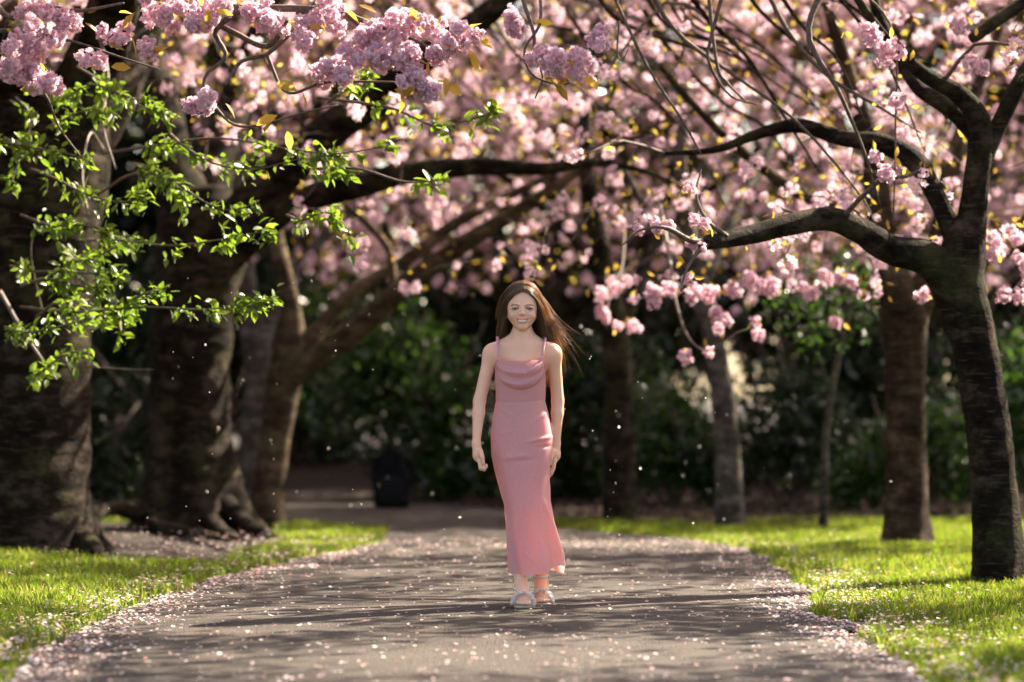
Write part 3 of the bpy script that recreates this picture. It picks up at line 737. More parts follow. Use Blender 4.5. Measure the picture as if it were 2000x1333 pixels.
# ------------------------------------------------------------------ near blossom sprays overhead (in focus), on the old left tree
bronze_leaf = leaf_mesh('leaf', M['bronze']); shoot_leaf = leaf_mesh('leaf', M['shoot_leaf'])
nrng = np.random.default_rng(44)
def rot_e(rng): return tuple(rng.uniform(0, 6.28, 3))
def near_branch(rows, n=16, sides=7, mat='twig'):
    c = catmull(limb_from_px(rows), n); V, fs = tube(c[:, :3], c[:, 3], sides)
    o = L1.add_part('branch', V, fs, [M[mat]]); return o
def near_leaf(parent, p, me, size, dirv=None, rng=nrng):
    d = np.asarray(dirv) if dirv is not None else rng.normal(size=3) + np.array([0, 0, -.5])
    e = Vector(d).to_track_quat('X', 'Z').to_euler(); e.rotate_axis('X', rng.uniform(-1.2, 1.2))
    return obj('leaf', me, parent, loc=tuple(np.asarray(p) - L1.base), rot=e, scale=size)
# twigs coming in from above the frame and from the left
nb = []
nb.append(near_branch([(140, -220, 14.2, .035), (210, -60, 13.6, .025), (330, 10, 13.2, .02), (470, 15, 13.0, .018), (640, 20, 12.9, .015), (760, 60, 12.8, .01), (860, 100, 12.75, .005)], 26))
nb.append(near_branch([(470, 15, 13.0, .016), (420, 60, 13.0, .013), (440, 110, 12.95, .01), (400, 150, 12.95, .008), (395, 230, 12.9, .006)], 18))
nb.append(near_branch([(330, 10, 13.2, .014), (440, 55, 13.1, .013), (520, 90, 13.0, .012), (560, 40, 12.9, .008)], 16))
nb.append(near_branch([(640, -40, 13.2, .014), (600, 30, 13.1, .012), (560, 70, 13.05, .011), (520, 105, 13.0, .01), (470, 120, 12.95, .009), (440, 165, 12.9, .005)], 20))
nb.append(near_branch([(520, 105, 13.0, .008), (560, 180, 12.9, .007), (640, 160, 12.85, .006), (780, 160, 12.8, .004)], 18))
nb.append(near_branch([(410, 195, 12.95, .006), (450, 240, 12.9, .006), (500, 245, 12.85, .005), (600, 218, 12.8, .004), (660, 205, 12.8, .003)], 18))
nb.append(near_branch([(-60, -80, 14.0, .02), (10, 30, 13.4, .014), (80, 12, 13.3, .012), (150, 20, 13.2, .009), (240, 5, 13.1, .005)], 18))
nb.append(near_branch([(-40, 60, 13.4, .012), (40, 60, 13.3, .009), (140, 80, 13.2, .006), (230, 110, 13.1, .005), (310, 135, 13.0, .003)], 18))
nb.append(near_branch([(1010, -120, 13.4, .012), (1020, -10, 13.1, .01), (1042, 60, 13.0, .008), (1045, 110, 12.95, .007), (1060, 150, 12.9, .005), (1045, 192, 12.9, .003)], 20))
nb.append(near_branch([(1050, -60, 13.2, .008), (1056, 40, 13.0, .007), (1025, 95, 12.95, .006), (1035, 140, 12.9, .005), (1070, 160, 12.85, .0045), (1110, 163, 12.85, .004), (1160, 135, 12.8, .003)], 22))
nb.append(near_branch([(60, 150, 13.3, .006), (90, 190, 13.4, .006), (115, 250, 13.6, .005), (160, 310, 14.0, .004)], 12))
spots = [(0, 60, 75, 12.9, 9, 60), (0, 40, 130, 12.9, 7, 45), (0, 85, 165, 12.9, 6, 30), (0, 60, 10, 12.9, 7, 40), (7, 225, 72, 12.9, 5, 22), (7, 185, 118, 12.9, 3, 22),
         (0, 300, 12, 12.9, 7, 34), (0, 360, 25, 12.9, 9, 42), (0, 400, 45, 12.85, 5, 25), (2, 490, 12, 12.9, 6, 26), (2, 520, 45, 12.85, 5, 22), (3, 600, 70, 12.85, 5, 26), (3, 655, 35, 12.85, 4, 24),
         (3, 610, 45, 12.85, 3, 20), (0, 640, 8, 12.9, 5, 24), (0, 720, 60, 12.8, 7, 38), (0, 780, 45, 12.8, 9, 46), (0, 830, 70, 12.75, 10, 50), (0, 890, 85, 12.7, 8, 40), (0, 800, 110, 12.7, 8, 40),
         (4, 690, 110, 12.75, 6, 32), (4, 640, 130, 12.8, 4, 22), (4, 750, 105, 12.75, 5, 26), (4, 820, 165, 12.7, 7, 32), (4, 845, 180, 12.7, 4, 20), (4, 790, 155, 12.7, 4, 20), (5, 375, 205, 12.85, 4, 20), (5, 400, 195, 12.85, 3, 18),
         (1, 295, 98, 12.9, 3, 16), (9, 1090, 120, 12.7, 7, 32), (9, 1130, 125, 12.7, 5, 26), (9, 1168, 80, 12.7, 4, 18), (8, 1005, 40, 12.9, 5, 24), (4, 625, 150, 12.8, 3, 16), (7, 130, 30, 13.0, 5, 26), (9, 1060, 105, 12.75, 3, 18), (2, 430, 15, 12.9, 4, 22), (4, 665, 150, 12.75, 3, 18)]
for bi, px, py, Y, n, sp in spots:
    for k in range(n):
        p = P(px + nrng.normal(0, sp * .5), py + nrng.normal(0, sp * .42), Y + nrng.normal(0, .06))
        obj('blossom_cluster', NEAR_CL[nrng.integers(0, 5)], nb[bi], loc=tuple(p - L1.base), rot=rot_e(nrng), scale=nrng.uniform(.55, .85))
    for k in range(max(1, n // 3)):
        near_leaf(nb[bi], P(px + nrng.normal(0, sp * .8), py + nrng.normal(0, sp * .6), Y + nrng.normal(0, .08)), bronze_leaf, nrng.uniform(.06, .10), (nrng.normal(.5, .6), nrng.normal(0, .5), nrng.normal(-.35, .4)))
for bi, px, py in ((0, 930, 70), (0, 905, 62), (0, 915, 95), (0, 915, 105), (4, 870, 150), (4, 880, 165), (4, 845, 160), (0, 800, 15), (0, 820, 25), (7, 215, 130), (9, 1085, 165), (9, 1105, 150), (9, 1125, 150), (9, 1140, 148), (9, 1070, 150), (5, 590, 180), (5, 540, 160), (5, 380, 185), (7, 240, 55), (7, 255, 70), (0, 420, 20), (5, 530, 240), (5, 560, 255), (5, 500, 245)):
    near_leaf(nb[bi], P(px, py, 12.75), bronze_leaf, nrng.uniform(.075, .11), (nrng.normal(.6, .4), nrng.normal(0, .4), nrng.normal(-.4, .4)))

# hanging bare twigs and low clusters on the right tree
def twig_on(T_, rows, n=14, mat='twig_pale'):
    c = catmull(limb_from_px(rows), n); V, fs = tube(c[:, :3], c[:, 3], 6); return T_.add_part('branch', V, fs, [M[mat]])
def cl_on(T_, parent, px, py, Y, n, sp, s=(.55, .8)):
    for k in range(max(1, int(n * .75))):
        p = P(px + nrng.normal(0, sp * .5), py + nrng.normal(0, sp * .4), Y + nrng.normal(0, .05))
        obj('blossom_cluster', NEAR_CL[nrng.integers(0, 5)], parent, loc=tuple(p - T_.base), rot=rot_e(nrng), scale=nrng.uniform(*s))
    for k in range(2):
        e = rot_e(nrng); p = P(px + nrng.normal(0, sp), py + nrng.normal(0, sp * .5), Y)
        obj('leaf', bronze_leaf, parent, loc=tuple(p - T_.base), rot=e, scale=nrng.uniform(.035, .06))
h1 = twig_on(R2, [(1290, 400, 17.2, .012), (1310, 520, 16.8, .010), (1320, 590, 16.6, .008), (1345, 660, 16.5, .006), (1385, 685, 16.4, .004), (1440, 650, 16.3, .003), (1480, 640, 16.3, .0025)], 24)
for a_ in ((1360, 690, 2, 16), (1385, 684, 2, 12), (1395, 620, 3, 18), (1408, 640, 3, 16), (1480, 650, 2, 14), (1475, 632, 1, 8), (1290, 575, 4, 22), (1270, 570, 3, 16), (1345, 565, 4, 24), (1395, 570, 4, 20), (1430, 578, 3, 16)):
    cl_on(R2, h1, a_[0], a_[1], 16.5, a_[2], a_[3])
h2 = twig_on(R3, [(1220, 400, 18.8, .01), (1215, 520, 18.5, .008), (1190, 580, 18.3, .006), (1185, 640, 18.2, .004)], 14)
for a_ in ((1178, 628, 4, 22), (1225, 637, 4, 20), (1200, 560, 3, 22), (1160, 585, 3, 22)): cl_on(R3, h2, a_[0], a_[1], 18.2, a_[2], a_[3])
h3 = twig_on(R2, [(1560, 420, 17.0, .01), (1540, 500, 16.8, .008), (1520, 545, 16.7, .005), (1480, 560, 16.6, .003)], 12)
for a_ in ((1470, 555, 5, 24), (1510, 558, 5, 26), (1580, 578, 4, 22), (1620, 545, 4, 24), (1640, 632, 2, 14), (1650, 550, 3, 18)): cl_on(R2, h3, a_[0], a_[1], 16.7, a_[2], a_[3])
h4 = twig_on(R1, [(2060, 300, 14.8, .012), (2030, 480, 14.9, .009), (2000, 540, 15.0, .006), (1970, 580, 15.0, .003)], 12)
for a_ in ((1985, 580, 5, 30), (1960, 480, 5, 34), (1990, 510, 5, 28), (1840, 480, 3, 20), (1800, 580, 2, 10)): cl_on(R1, h4, a_[0], a_[1], 15.0, a_[2], a_[3])
h6 = twig_on(R1, [(1400, 470, 13.62, .018), (1350, 470, 13.5, .014), (1300, 445, 13.4, .010), (1250, 450, 13.35, .006), (1215, 480, 13.3, .003)], 18, 'twig')
twig_on(R1, [(1390, 472, 13.6, .014), (1365, 490, 13.5, .010), (1340, 530, 13.45, .006), (1330, 570, 13.4, .003)], 12, 'twig'); twig_on(R1, [(1420, 462, 13.65, .013), (1380, 430, 13.6, .009), (1360, 380, 13.6, .006), (1370, 330, 13.6, .003)], 12, 'twig')
for a_ in ((1350, 470, 3, 26), (1300, 450, 3, 22), (1245, 455, 2, 18), (1368, 430, 3, 24), (1335, 540, 2, 16), (1362, 380, 2, 16)): cl_on(R1, h6, a_[0], a_[1], 13.5, a_[2], a_[3], (.5, .75))
h5 = twig_on(R1, [(1640, -80, 13.7, .016), (1580, 60, 13.6, .014), (1400, 40, 13.5, .0), (1400, 40, 13.5, .0)][:2] + [(1640, 180, 13.6, .010), (1690, 300, 13.7, .007), (1720, 400, 13.8, .004)], 22, 'twig')
for a_ in ((1710, 60, 6, 34), (1740, 90, 5, 30), (1770, 190, 4, 28), (1730, 330, 5, 26), (1710, 300, 3, 18), (1900, 130, 5, 40), (1860, 60, 4, 34)): cl_on(R1, h5, a_[0], a_[1], 13.7, max(1, a_[2] - 2), a_[3], (.6, .85))
for rows in ([(1380, -60, 13.9, .012), (1400, 120, 13.8, .009), (1420, 160, 13.8, .007), (1460, 200, 13.8, .004)],
             [(1420, -40, 13.7, .011), (1390, 70, 13.7, .009), (1385, 120, 13.7, .008), (1425, 185, 13.7, .006), (1480, 205, 13.7, .003)],
             [(1250, -60, 14.2, .014), (1320, 60, 14.2, .012), (1440, 150, 14.2, .010), (1560, 240, 14.2, .008), (1680, 380, 14.2, .005), (1710, 440, 14.2, .003)],
             [(1480, -60, 14.4, .014), (1540, 60, 14.4, .012), (1620, 150, 14.4, .010), (1720, 210, 14.4, .007), (1800, 260, 14.4, .004)],
             [(1180, -50, 14.0, .01), (1260, 120, 14.0, .008), (1330, 230, 14.0, .006), (1370, 300, 14.0, .004)],
             [(1660, -40, 13.8, .007), (1745, 60, 13.8, .006), (1750, 260, 13.8, .005), (1745, 440, 13.8, .003)],
             [(1210, 40, 13.3, .005), (1206, 100, 13.3, .004), (1215, 118, 13.3, .0035), (1228, 95, 13.3, .0025)]):
    twig_on(R1, rows, 18, 'twig')

# ------------------------------------------------------------------ leafy green shoots on the old left trunk
sh = [[(40, 600, 15.8), (150, 610, 14.6), (280, 600, 14.2), (400, 605, 14.0), (480, 592, 13.9), (540, 578, 13.9)],
      [(150, 470, 15.9), (240, 470, 14.8), (330, 480, 14.4), (420, 470, 14.2), (500, 455, 14.1), (530, 450, 14.1)],
      [(190, 380, 15.8), (260, 340, 14.8), (330, 350, 14.4), (400, 395, 14.1), (450, 410, 14.0), (505, 395, 14.0)],
      [(200, 300, 15.9), (330, 280, 14.6), (430, 270, 14.2), (560, 290, 14.0), (660, 300, 13.9), (780, 280, 13.9)],
      [(330, 260, 14.8), (365, 290, 14.3), (420, 320, 14.2), (500, 330, 14.1), (600, 310, 14.0), (700, 340, 14.0)],
      [(600, 330, 14.2), (700, 330, 14.0), (790, 355, 14.0), (870, 350, 14.0)],
      [(620, 190, 14.4), (760, 210, 14.1), (850, 245, 14.0), (930, 230, 14.0), (965, 215, 14.0)],
      [(-40, 270, 15.5), (20, 280, 14.6), (70, 290, 14.4), (130, 300, 14.3), (200, 325, 14.2)],
      [(60, 330, 15.4), (110, 350, 14.6), (170, 380, 14.3), (240, 395, 14.2), (290, 380, 14.1)],
      [(40, 420, 15.4), (100, 440, 14.6), (160, 440, 14.3), (230, 455, 14.2), (280, 470, 14.1)],
      [(20, 520, 15.4), (60, 530, 14.5), (120, 530, 14.3), (190, 535, 14.2), (240, 530, 14.1)],
      [(40, 560, 15.2), (90, 545, 14.5), (160, 560, 14.3), (220, 560, 14.2)],
      [(10, 640, 15.2), (50, 650, 14.6), (110, 640, 14.3), (180, 620, 14.2)],
      [(60, 740, 15.5), (90, 720, 14.9), (130, 690, 14.6), (170, 690, 14.4)],
      [(60, 180, 15.6), (120, 190, 14.8), (180, 165, 14.5), (250, 190, 14.3), (300, 200, 14.2)],
      [(90, 250, 15.5), (110, 240, 14.7), (170, 215, 14.5), (230, 225, 14.3)],
      [(150, 130, 15.2), (200, 160, 14.6), (260, 200, 14.3), (330, 225, 14.2)],
      [(260, 320, 15.4), (300, 330, 14.6), (350, 370, 14.3), (360, 410, 14.2)],
      [(120, 480, 15.4), (150, 510, 14.7), (190, 500, 14.4), (230, 480, 14.3)],
      [(560, 420, 14.6), (590, 430, 14.2), (630, 415, 14.1), (665, 430, 14.1), (690, 470, 14.1)],
      [(640, 200, 14.2), (680, 170, 14.0), (720, 150, 13.9)],
      [(230, 620, 15.0), (240, 650, 14.5), (250, 590, 14.3), (330, 560, 14.2)],
      [(30, 190, 15.4), (60, 230, 14.9), (40, 300, 14.7), (20, 360, 14.6)],
      [(70, 620, 15.2), (120, 590, 14.8), (200, 620, 14.5), (260, 615, 14.4)]]
srng = np.random.default_rng(46); single = 0
for path_ in sh:
    c = catmull(limb_from_px([(a, b_, d, max(.0022, .008 - .0012 * i)) for i, (a, b_, d) in enumerate(path_)]), 30)
    V, fs = tube(c[:, :3], np.clip(c[:, 3], .0018, .01), 5)
    shoot = L1.add_part('shoot', V, fs, [M['twig']])
    L = np.linalg.norm(np.diff(c[:, :3], axis=0), axis=1).sum()
    nl = int(44 + 44 * L); rest = []; nodes_ = np.append(srng.uniform(.12, .97, int(5 + 5 * L)), 1.0)
    for k in range(nl):
        t = float(np.clip(srng.choice(nodes_) + srng.normal(0, .012), .1, 1.0)); i = min(28, int(t * 29)); p = c[i, :3] + srng.normal(0, .016, 3) + np.array([0, 0, srng.normal(-.008, .02)])
        tang = c[i + 1, :3] - c[i, :3]; tang /= np.linalg.norm(tang)
        d = tang * .6 + srng.normal(0, .6, 3) + np.array([0, 0, -.25]); s = srng.uniform(.032, .074)
        if single < 300 and k < 13:
            near_leaf(shoot, p, shoot_leaf, s, d, srng); single += 1
        else: rest.append((p, d, s))
    mb = MB()
    for p, d, s in rest:
        e = Vector(d).to_track_quat('X', 'Z'); e = np.array((e.to_matrix() @ Matrix.Rotation(srng.uniform(-1.2, 1.2), 3, 'X')))
        mb.addm(LEAF_V @ e.T * s + p - L1.base, LEAF_F)
    o = obj('leaves', mb.mesh('leaves', [M['shoot_leaf']], smooth=False), shoot); o['kind'] = 'stuff'
for rows in ([(200, 290, 16.0, .008), (175, 260, 15.5, .006), (160, 340, 15.2, .005), (172, 420, 15.0, .004)], [(0, 570, 15.6, .012), (40, 640, 15.4, .010), (80, 700, 15.3, .008), (110, 740, 15.4, .01)],
             [(170, 715, 16.2, .006), (220, 720, 15.8, .004), (260, 722, 15.5, .003), (300, 722, 15.4, .002)], [(190, 60, 16, .01), (210, 150, 15.6, .008), (200, 240, 15.2, .006), (225, 330, 15, .004)], [(80, 600, 15.8, .006), (60, 500, 15.3, .004), (70, 430, 15.1, .003)]):
    near_branch(rows, 14, 6, 'twig_pale')

# ------------------------------------------------------------------ sapling
b = gb(1606, 20.0)
SP = Tree('sapling', 'thin pale sapling stem with a side fork between the grey trunk and the forked tree', b, M['bark_grey'], cat='sapling')
SP.trunk([(b[0], b[1], b[2] - .05, .034), (*P(1610, 930, 20), .028), (*P(1612, 860, 20), .026), (*P(1625, 760, 20), .022), (*P(1642, 680, 20), .018), (*P(1658, 600, 20), .014), (*P(1670, 500, 20), .009)], n=40, sides=10, amp=.05)
SP.limb(limb_from_px([(1612, 740, 20, .012), (1600, 700, 20, .010), (1570, 650, 20, .008), (1545, 610, 20.1, .005)]), n=14, sides=6)
def leaf_cloud(rng, n, cen, rad, size, shell=.55):
    d = rng.normal(size=(n, 3)); d /= np.linalg.norm(d, axis=1, keepdims=True)
    r = shell + (1 - shell) * rng.random(n)
    q = np.asarray(cen) + d * r[:, None] * np.asarray(rad)
    q += (np.c_[vnoise(q, 2.0, 1), vnoise(q, 2.0, 2), vnoise(q, 2.0, 3)] - .5) * np.asarray(rad) * .7
    V, F = scatter(LEAF_V[:, :], np.array([[0, 5, 4, 3], [0, 3, 2, 1]]), q, rand_rot(n, rng), rng.uniform(size * .6, size * 1.3, n))
    return V, F
lr = np.random.default_rng(71)
V, F = leaf_cloud(lr, 420, P(1630, 590, 20), (.5, .4, .45), .06, .2); SP.add_part('crown', V, F, [M['laurel']], smooth=False, kind='stuff')

# ------------------------------------------------------------------ bushes under the trees
def bush(name, label, cen, rad, n, size, mat, seed, stems=7):
    rng = np.random.default_rng(seed); x, y = cen
    z0 = float(ground_z(x, y)) + float(np.clip((y - 26) / 6, 0, 1)) * .25 - .05
    root = empty(name, (x, y, z0)); tag(root, label, 'bush', 'bushes behind the path')
    mb = MB()
    for k in range(stems):
        a = rng.random() * 6.28; tip = np.array([math.cos(a) * rad[0] * .7, math.sin(a) * rad[1] * .6, rad[2] * rng.uniform(1.0, 1.7)])
        c = catmull(np.array([[0, 0, 0, .025], [*(tip * .4 + rng.normal(0, .05, 3)), .018], [*tip, .006]]), 8)
        V, fs = tube(c[:, :3], c[:, 3], 5); mb.addm(V, fs)
    o = obj('stems', mb.mesh('stems', [M['twig']]), root); o['kind'] = 'stuff'
    mb = MB()
    nl = 7
    for k in range(nl):
        c = np.array([rng.uniform(-.6, .6) * rad[0], rng.uniform(-.5, .5) * rad[1], rad[2] * rng.uniform(.2, 1.4)])
        V, F = leaf_cloud(rng, n // nl, c, np.array(rad) * rng.uniform(.4, .6), size, .35)
        V[:, 2] = np.abs(V[:, 2] - .03) + .03
        mb.add(V, F)
    o = obj('foliage', mb.mesh('foliage', [M[mat]], smooth=False), root); o['kind'] = 'stuff'
    return root
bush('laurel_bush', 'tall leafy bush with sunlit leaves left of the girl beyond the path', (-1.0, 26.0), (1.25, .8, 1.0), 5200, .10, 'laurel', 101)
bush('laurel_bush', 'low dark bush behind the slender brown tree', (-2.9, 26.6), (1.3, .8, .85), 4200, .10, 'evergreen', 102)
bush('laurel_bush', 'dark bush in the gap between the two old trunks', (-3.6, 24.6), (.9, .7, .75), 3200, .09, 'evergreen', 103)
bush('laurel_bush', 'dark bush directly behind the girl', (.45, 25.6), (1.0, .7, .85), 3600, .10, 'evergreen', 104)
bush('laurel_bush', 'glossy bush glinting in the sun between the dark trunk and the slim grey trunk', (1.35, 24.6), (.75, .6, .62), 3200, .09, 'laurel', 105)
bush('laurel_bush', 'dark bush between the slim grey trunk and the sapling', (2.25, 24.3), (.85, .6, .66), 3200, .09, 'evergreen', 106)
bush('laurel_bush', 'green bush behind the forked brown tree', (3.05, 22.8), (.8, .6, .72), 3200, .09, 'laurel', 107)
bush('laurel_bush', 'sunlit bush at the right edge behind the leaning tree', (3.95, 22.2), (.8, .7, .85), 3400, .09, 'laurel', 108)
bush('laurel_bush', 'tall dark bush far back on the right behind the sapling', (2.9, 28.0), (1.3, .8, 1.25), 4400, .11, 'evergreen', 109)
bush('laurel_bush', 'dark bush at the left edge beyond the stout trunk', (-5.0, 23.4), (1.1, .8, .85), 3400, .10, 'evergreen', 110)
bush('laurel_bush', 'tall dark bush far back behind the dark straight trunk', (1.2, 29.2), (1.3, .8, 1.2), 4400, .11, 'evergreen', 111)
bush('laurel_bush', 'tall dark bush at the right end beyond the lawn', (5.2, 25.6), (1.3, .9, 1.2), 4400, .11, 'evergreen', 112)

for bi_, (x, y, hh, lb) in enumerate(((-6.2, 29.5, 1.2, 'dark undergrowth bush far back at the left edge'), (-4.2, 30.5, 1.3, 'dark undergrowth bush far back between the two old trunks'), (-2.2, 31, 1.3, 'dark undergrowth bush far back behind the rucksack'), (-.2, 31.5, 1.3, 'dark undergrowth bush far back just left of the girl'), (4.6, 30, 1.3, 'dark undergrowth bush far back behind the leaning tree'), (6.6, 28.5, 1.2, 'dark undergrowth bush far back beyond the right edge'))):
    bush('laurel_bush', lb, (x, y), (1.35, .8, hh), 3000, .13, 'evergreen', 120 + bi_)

# tall evergreen trees closing the view
def big_tree(x, y, h, w, seed, label):
    rng = np.random.default_rng(seed)
    root = empty('evergreen_tree', (x, y, 0.15)); tag(root, label, 'tree', 'evergreens closing the view')
    c = np.array([[0, 0, -.1, .28], [rng.normal(0, .1), 0, h * .35, .2], [rng.normal(0, .2), 0, h * .8, .08]])
    V, fs = bark_tube(c, 24, 12, .06, seed); obj('trunk', make_mesh('trunk', V, fs, [M['bark']]), root)
    mb = MB()
    for k in range(16):
        t = rng.random(); zc = h * (.12 + .8 * t); rr = w * (1 - .45 * t) * .62
        cen = np.array([rng.normal(0, w * .38 * (1 - .4 * t)), rng.normal(0, w * .25), zc])
        V, F = leaf_cloud(rng, 620, cen, (rr, rr * .8, h * .11), .26, .4); V[:, 2] = np.abs(V[:, 2]); mb.add(V, F)
    o = obj('crown', mb.mesh('crown', [M['evergreen']], smooth=False), root); o['kind'] = 'stuff'
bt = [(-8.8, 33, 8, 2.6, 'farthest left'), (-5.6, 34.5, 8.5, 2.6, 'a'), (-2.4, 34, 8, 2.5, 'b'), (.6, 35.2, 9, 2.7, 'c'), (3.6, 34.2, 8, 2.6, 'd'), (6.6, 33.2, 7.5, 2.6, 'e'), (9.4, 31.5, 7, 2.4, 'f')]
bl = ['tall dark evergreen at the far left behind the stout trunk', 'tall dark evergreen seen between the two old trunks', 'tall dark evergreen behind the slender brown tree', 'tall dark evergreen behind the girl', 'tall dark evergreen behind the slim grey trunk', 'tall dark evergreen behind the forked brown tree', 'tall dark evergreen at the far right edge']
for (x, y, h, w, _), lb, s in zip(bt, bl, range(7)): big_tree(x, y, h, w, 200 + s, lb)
for x, y, h, w, s, lb in ((-7.2, 13.5, 8, 2.3, 213, 'unseen evergreen added on the left to block sky light, nearest the camera'), (9.2, 13, 5.2, 2.4, 216, 'unseen bushy evergreen added on the right to block sky light, nearest the camera'), (9.4, 18, 5.2, 2.4, 217, 'unseen bushy evergreen added on the right to block sky light, level with the forked tree'), (9.2, 23.5, 5.4, 2.6, 218, 'unseen bushy evergreen added on the right to block sky light, level with the bushes'), (-7.4, 18.5, 8, 2.4, 214, 'unseen evergreen added on the left to block sky light, beyond the stout trunk'), (-7.8, 24.5, 8.5, 2.5, 215, 'unseen evergreen added on the left to block sky light, beside the bend of the path'), (-4, 39, 11, 3.4, 210, 'highest dark tree of the back row, left of the path'), (1.8, 40, 11.5, 3.6, 211, 'highest dark tree of the back row, above the girl'), (7.4, 38.5, 10.5, 3.2, 212, 'highest dark tree of the back row, right of the path')):  # the left and right evergreens are out of frame, added to block low sky light
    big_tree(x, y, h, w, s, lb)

# ------------------------------------------------------------------ the girl
G0 = np.array([(1020 - 1000) / FPX * GIRL_Y, GIRL_Y, 0.016])
def lx(px): return (px - 1020) / 461.5
def lz(py): return (1192 - py) / 461.5

def graded(segs):
    out = []
    for a_, b_, h in segs: out.append(np.arange(a_, b_, h))
    return np.concatenate(out)
XS = graded([(-.245, .235, .0024)])
YS = graded([(-.215, -.11, .004), (-.11, .1, .0025), (.1, .21, .005)])
ZS = graded([(-.004, .16, .003), (.16, .53, .006), (.53, .70, .0024), (.70, 1.13, .005), (1.13, 1.40, .0021)])
FIELD = np.full((len(XS), len(YS), len(ZS)), .06, dtype=np.float32)
def sub(lo, hi):
    s = []
    for A, a_, b_ in zip((XS, YS, ZS), lo, hi): s.append(slice(max(0, np.searchsorted(A, a_) - 1), min(len(A), np.searchsorted(A, b_) + 1)))
    X = XS[s[0]][:, None, None]; Y = YS[s[1]][None, :, None]; Z = ZS[s[2]][None, None, :]
    return tuple(s), X, Y, Z
def blend(s, d, k, op='add'):
    f = FIELD[s]
    if op == 'add':
        h = np.clip(.5 + .5 * (f - d) / k, 0, 1); FIELD[s] = f * (1 - h) + d * h - k * h * (1 - h)
    else:
        d = -d; h = np.clip(.5 - .5 * (f - d) / k, 0, 1); FIELD[s] = f * (1 - h) + d * h + k * h * (1 - h)
def cone(a_, b_, ra, rb, k=.01, op='add', sy=1.0):
    a_, b_ = np.array(a_, float), np.array(b_, float); m = max(ra, rb) + .065
    s, X, Y, Z = sub(np.minimum(a_, b_) - m, np.maximum(a_, b_) + m)
    d = b_ - a_; L2_ = float(d @ d) + 1e-12
    t = np.clip(((X - a_[0]) * d[0] + (Y - a_[1]) * d[1] + (Z - a_[2]) * d[2]) / L2_, 0, 1)
    dist = np.sqrt((X - a_[0] - t * d[0]) ** 2 + ((Y - a_[1] - t * d[1]) / sy) ** 2 + (Z - a_[2] - t * d[2]) ** 2) - (ra + (rb - ra) * t)
    blend(s, dist, k, op)
def ell(c, r, k=.01, op='add'):
    c, r = np.array(c, float), np.array(r, float)
    s, X, Y, Z = sub(c - r - .065, c + r + .065)
    q = np.sqrt(((X - c[0]) / r[0]) ** 2 + ((Y - c[1]) / r[1]) ** 2 + ((Z - c[2]) / r[2]) ** 2)
    q2 = np.sqrt(((X - c[0]) / r[0] ** 2) ** 2 + ((Y - c[1]) / r[1] ** 2) ** 2 + ((Z - c[2]) / r[2] ** 2) ** 2) + 1e-9
    blend(s, q * (q - 1) / q2, k, op)
# torso
ell((0, .01, 1.00), (.100, .066, .11), .03)
ell((0, .012, .87), (.092, .062, .11), .04)
ell((0, .02, .765), (.116, .082, .10), .04)
for sx in (-1, 1):
    cone((0, .012, 1.098), (sx * .116, .014, 1.072), .038, .037, .035)           # shoulders
    ell((sx * .131, .014, 1.058), (.034, .035, .042), .03)
    cone((0, .022, 1.15), (sx * .085, .022, 1.098), .028, .022, .03)                # trapezius
    cone((sx * .012, -.028, 1.094), (sx * .10, -.012, 1.108), .006, .006, .014)    # collar bones
cone((.0, .018, 1.08), (.001, .012, 1.20), .046, .0385, .022)                      # neck
# arms
EL, WL, ER, WR = (-.181, .002, .865), (-.194, -.055, .684), (.151, .046, .865), (.144, .038, .682)
for sx, E, W_ in ((-1, EL, WL), (1, ER, WR)):
    cone((sx * .133, .014, 1.060), E, .0305, .0258, .02)
    mid_ = tuple(np.array(E) * .72 + np.array(W_) * .28)
    cone(E, mid_, .0258, .0258, .012); cone(mid_, W_, .0258, .0172, .012)
# hands: palm, four curled fingers and a thumb
def hand(W_, sx, drop, curl):
    W_ = np.array(W_); palm = W_ + np.array([sx * -.002 + drop[0] * .5, -.004, -.046])
    cone(W_, palm, .0178, .022, .01, sy=1.0)
    ell(palm, (.021, .026, .032), .008)
    kn = palm + np.array([drop[0] * .4, 0, -.022])
    for f, (oy, ln, r) in enumerate(((-.024, .030, .0082), (-.008, .034, .0085), (.008, .031, .0082), (.022, .025, .0072))):
        a0 = kn + np.array([0, oy, -.002]); 
        a1 = a0 + np.array([-sx * .006, oy * .1 - .003, -ln]) 
        a2 = a1 + np.array([-sx * (.014 if curl else .009), 0, -ln * (.12 if curl else .62)])
        a3 = a2 + np.array([-sx * .010, .002, ln * (.38 if curl else -.32)])
        cone(a0, a1, r, r * .95, .005); cone(a1, a2, r * .95, r * .9, .003); cone(a2, a3, r * .9, r * .78, .003)
    t0 = palm + np.array([-sx * .010, -.024, .016]); t1 = t0 + np.array([-sx * .008, -.012, -.026]); t2 = t1 + np.array([-sx * .004, .002, -.026])
    cone(t0, t1, .0115, .0095, .008); cone(t1, t2, .0095, .0078, .003)
    return t2, kn
TL, KL = hand(WL, -1, (.012, 0), True); TR, KR = hand(WR, 1, (-.004, 0), False)
# legs in mid-step
LEG = {-1: [(-.050, .02, .73), (-.022, -.030, .405), (-.010, -.022, .30), (-.006, -.055, .085)], 1: [(.060, .02, .73), (.060, .02, .405), (.072, .055, .30), (.079, .085, .115)]}
for sx, (h_, kn_, ca_, an_) in LEG.items():
    cone(h_, kn_, .066, .040, .02); cone(kn_, ca_, .040, .040, .02); cone(ca_, an_, .040, .026, .015)
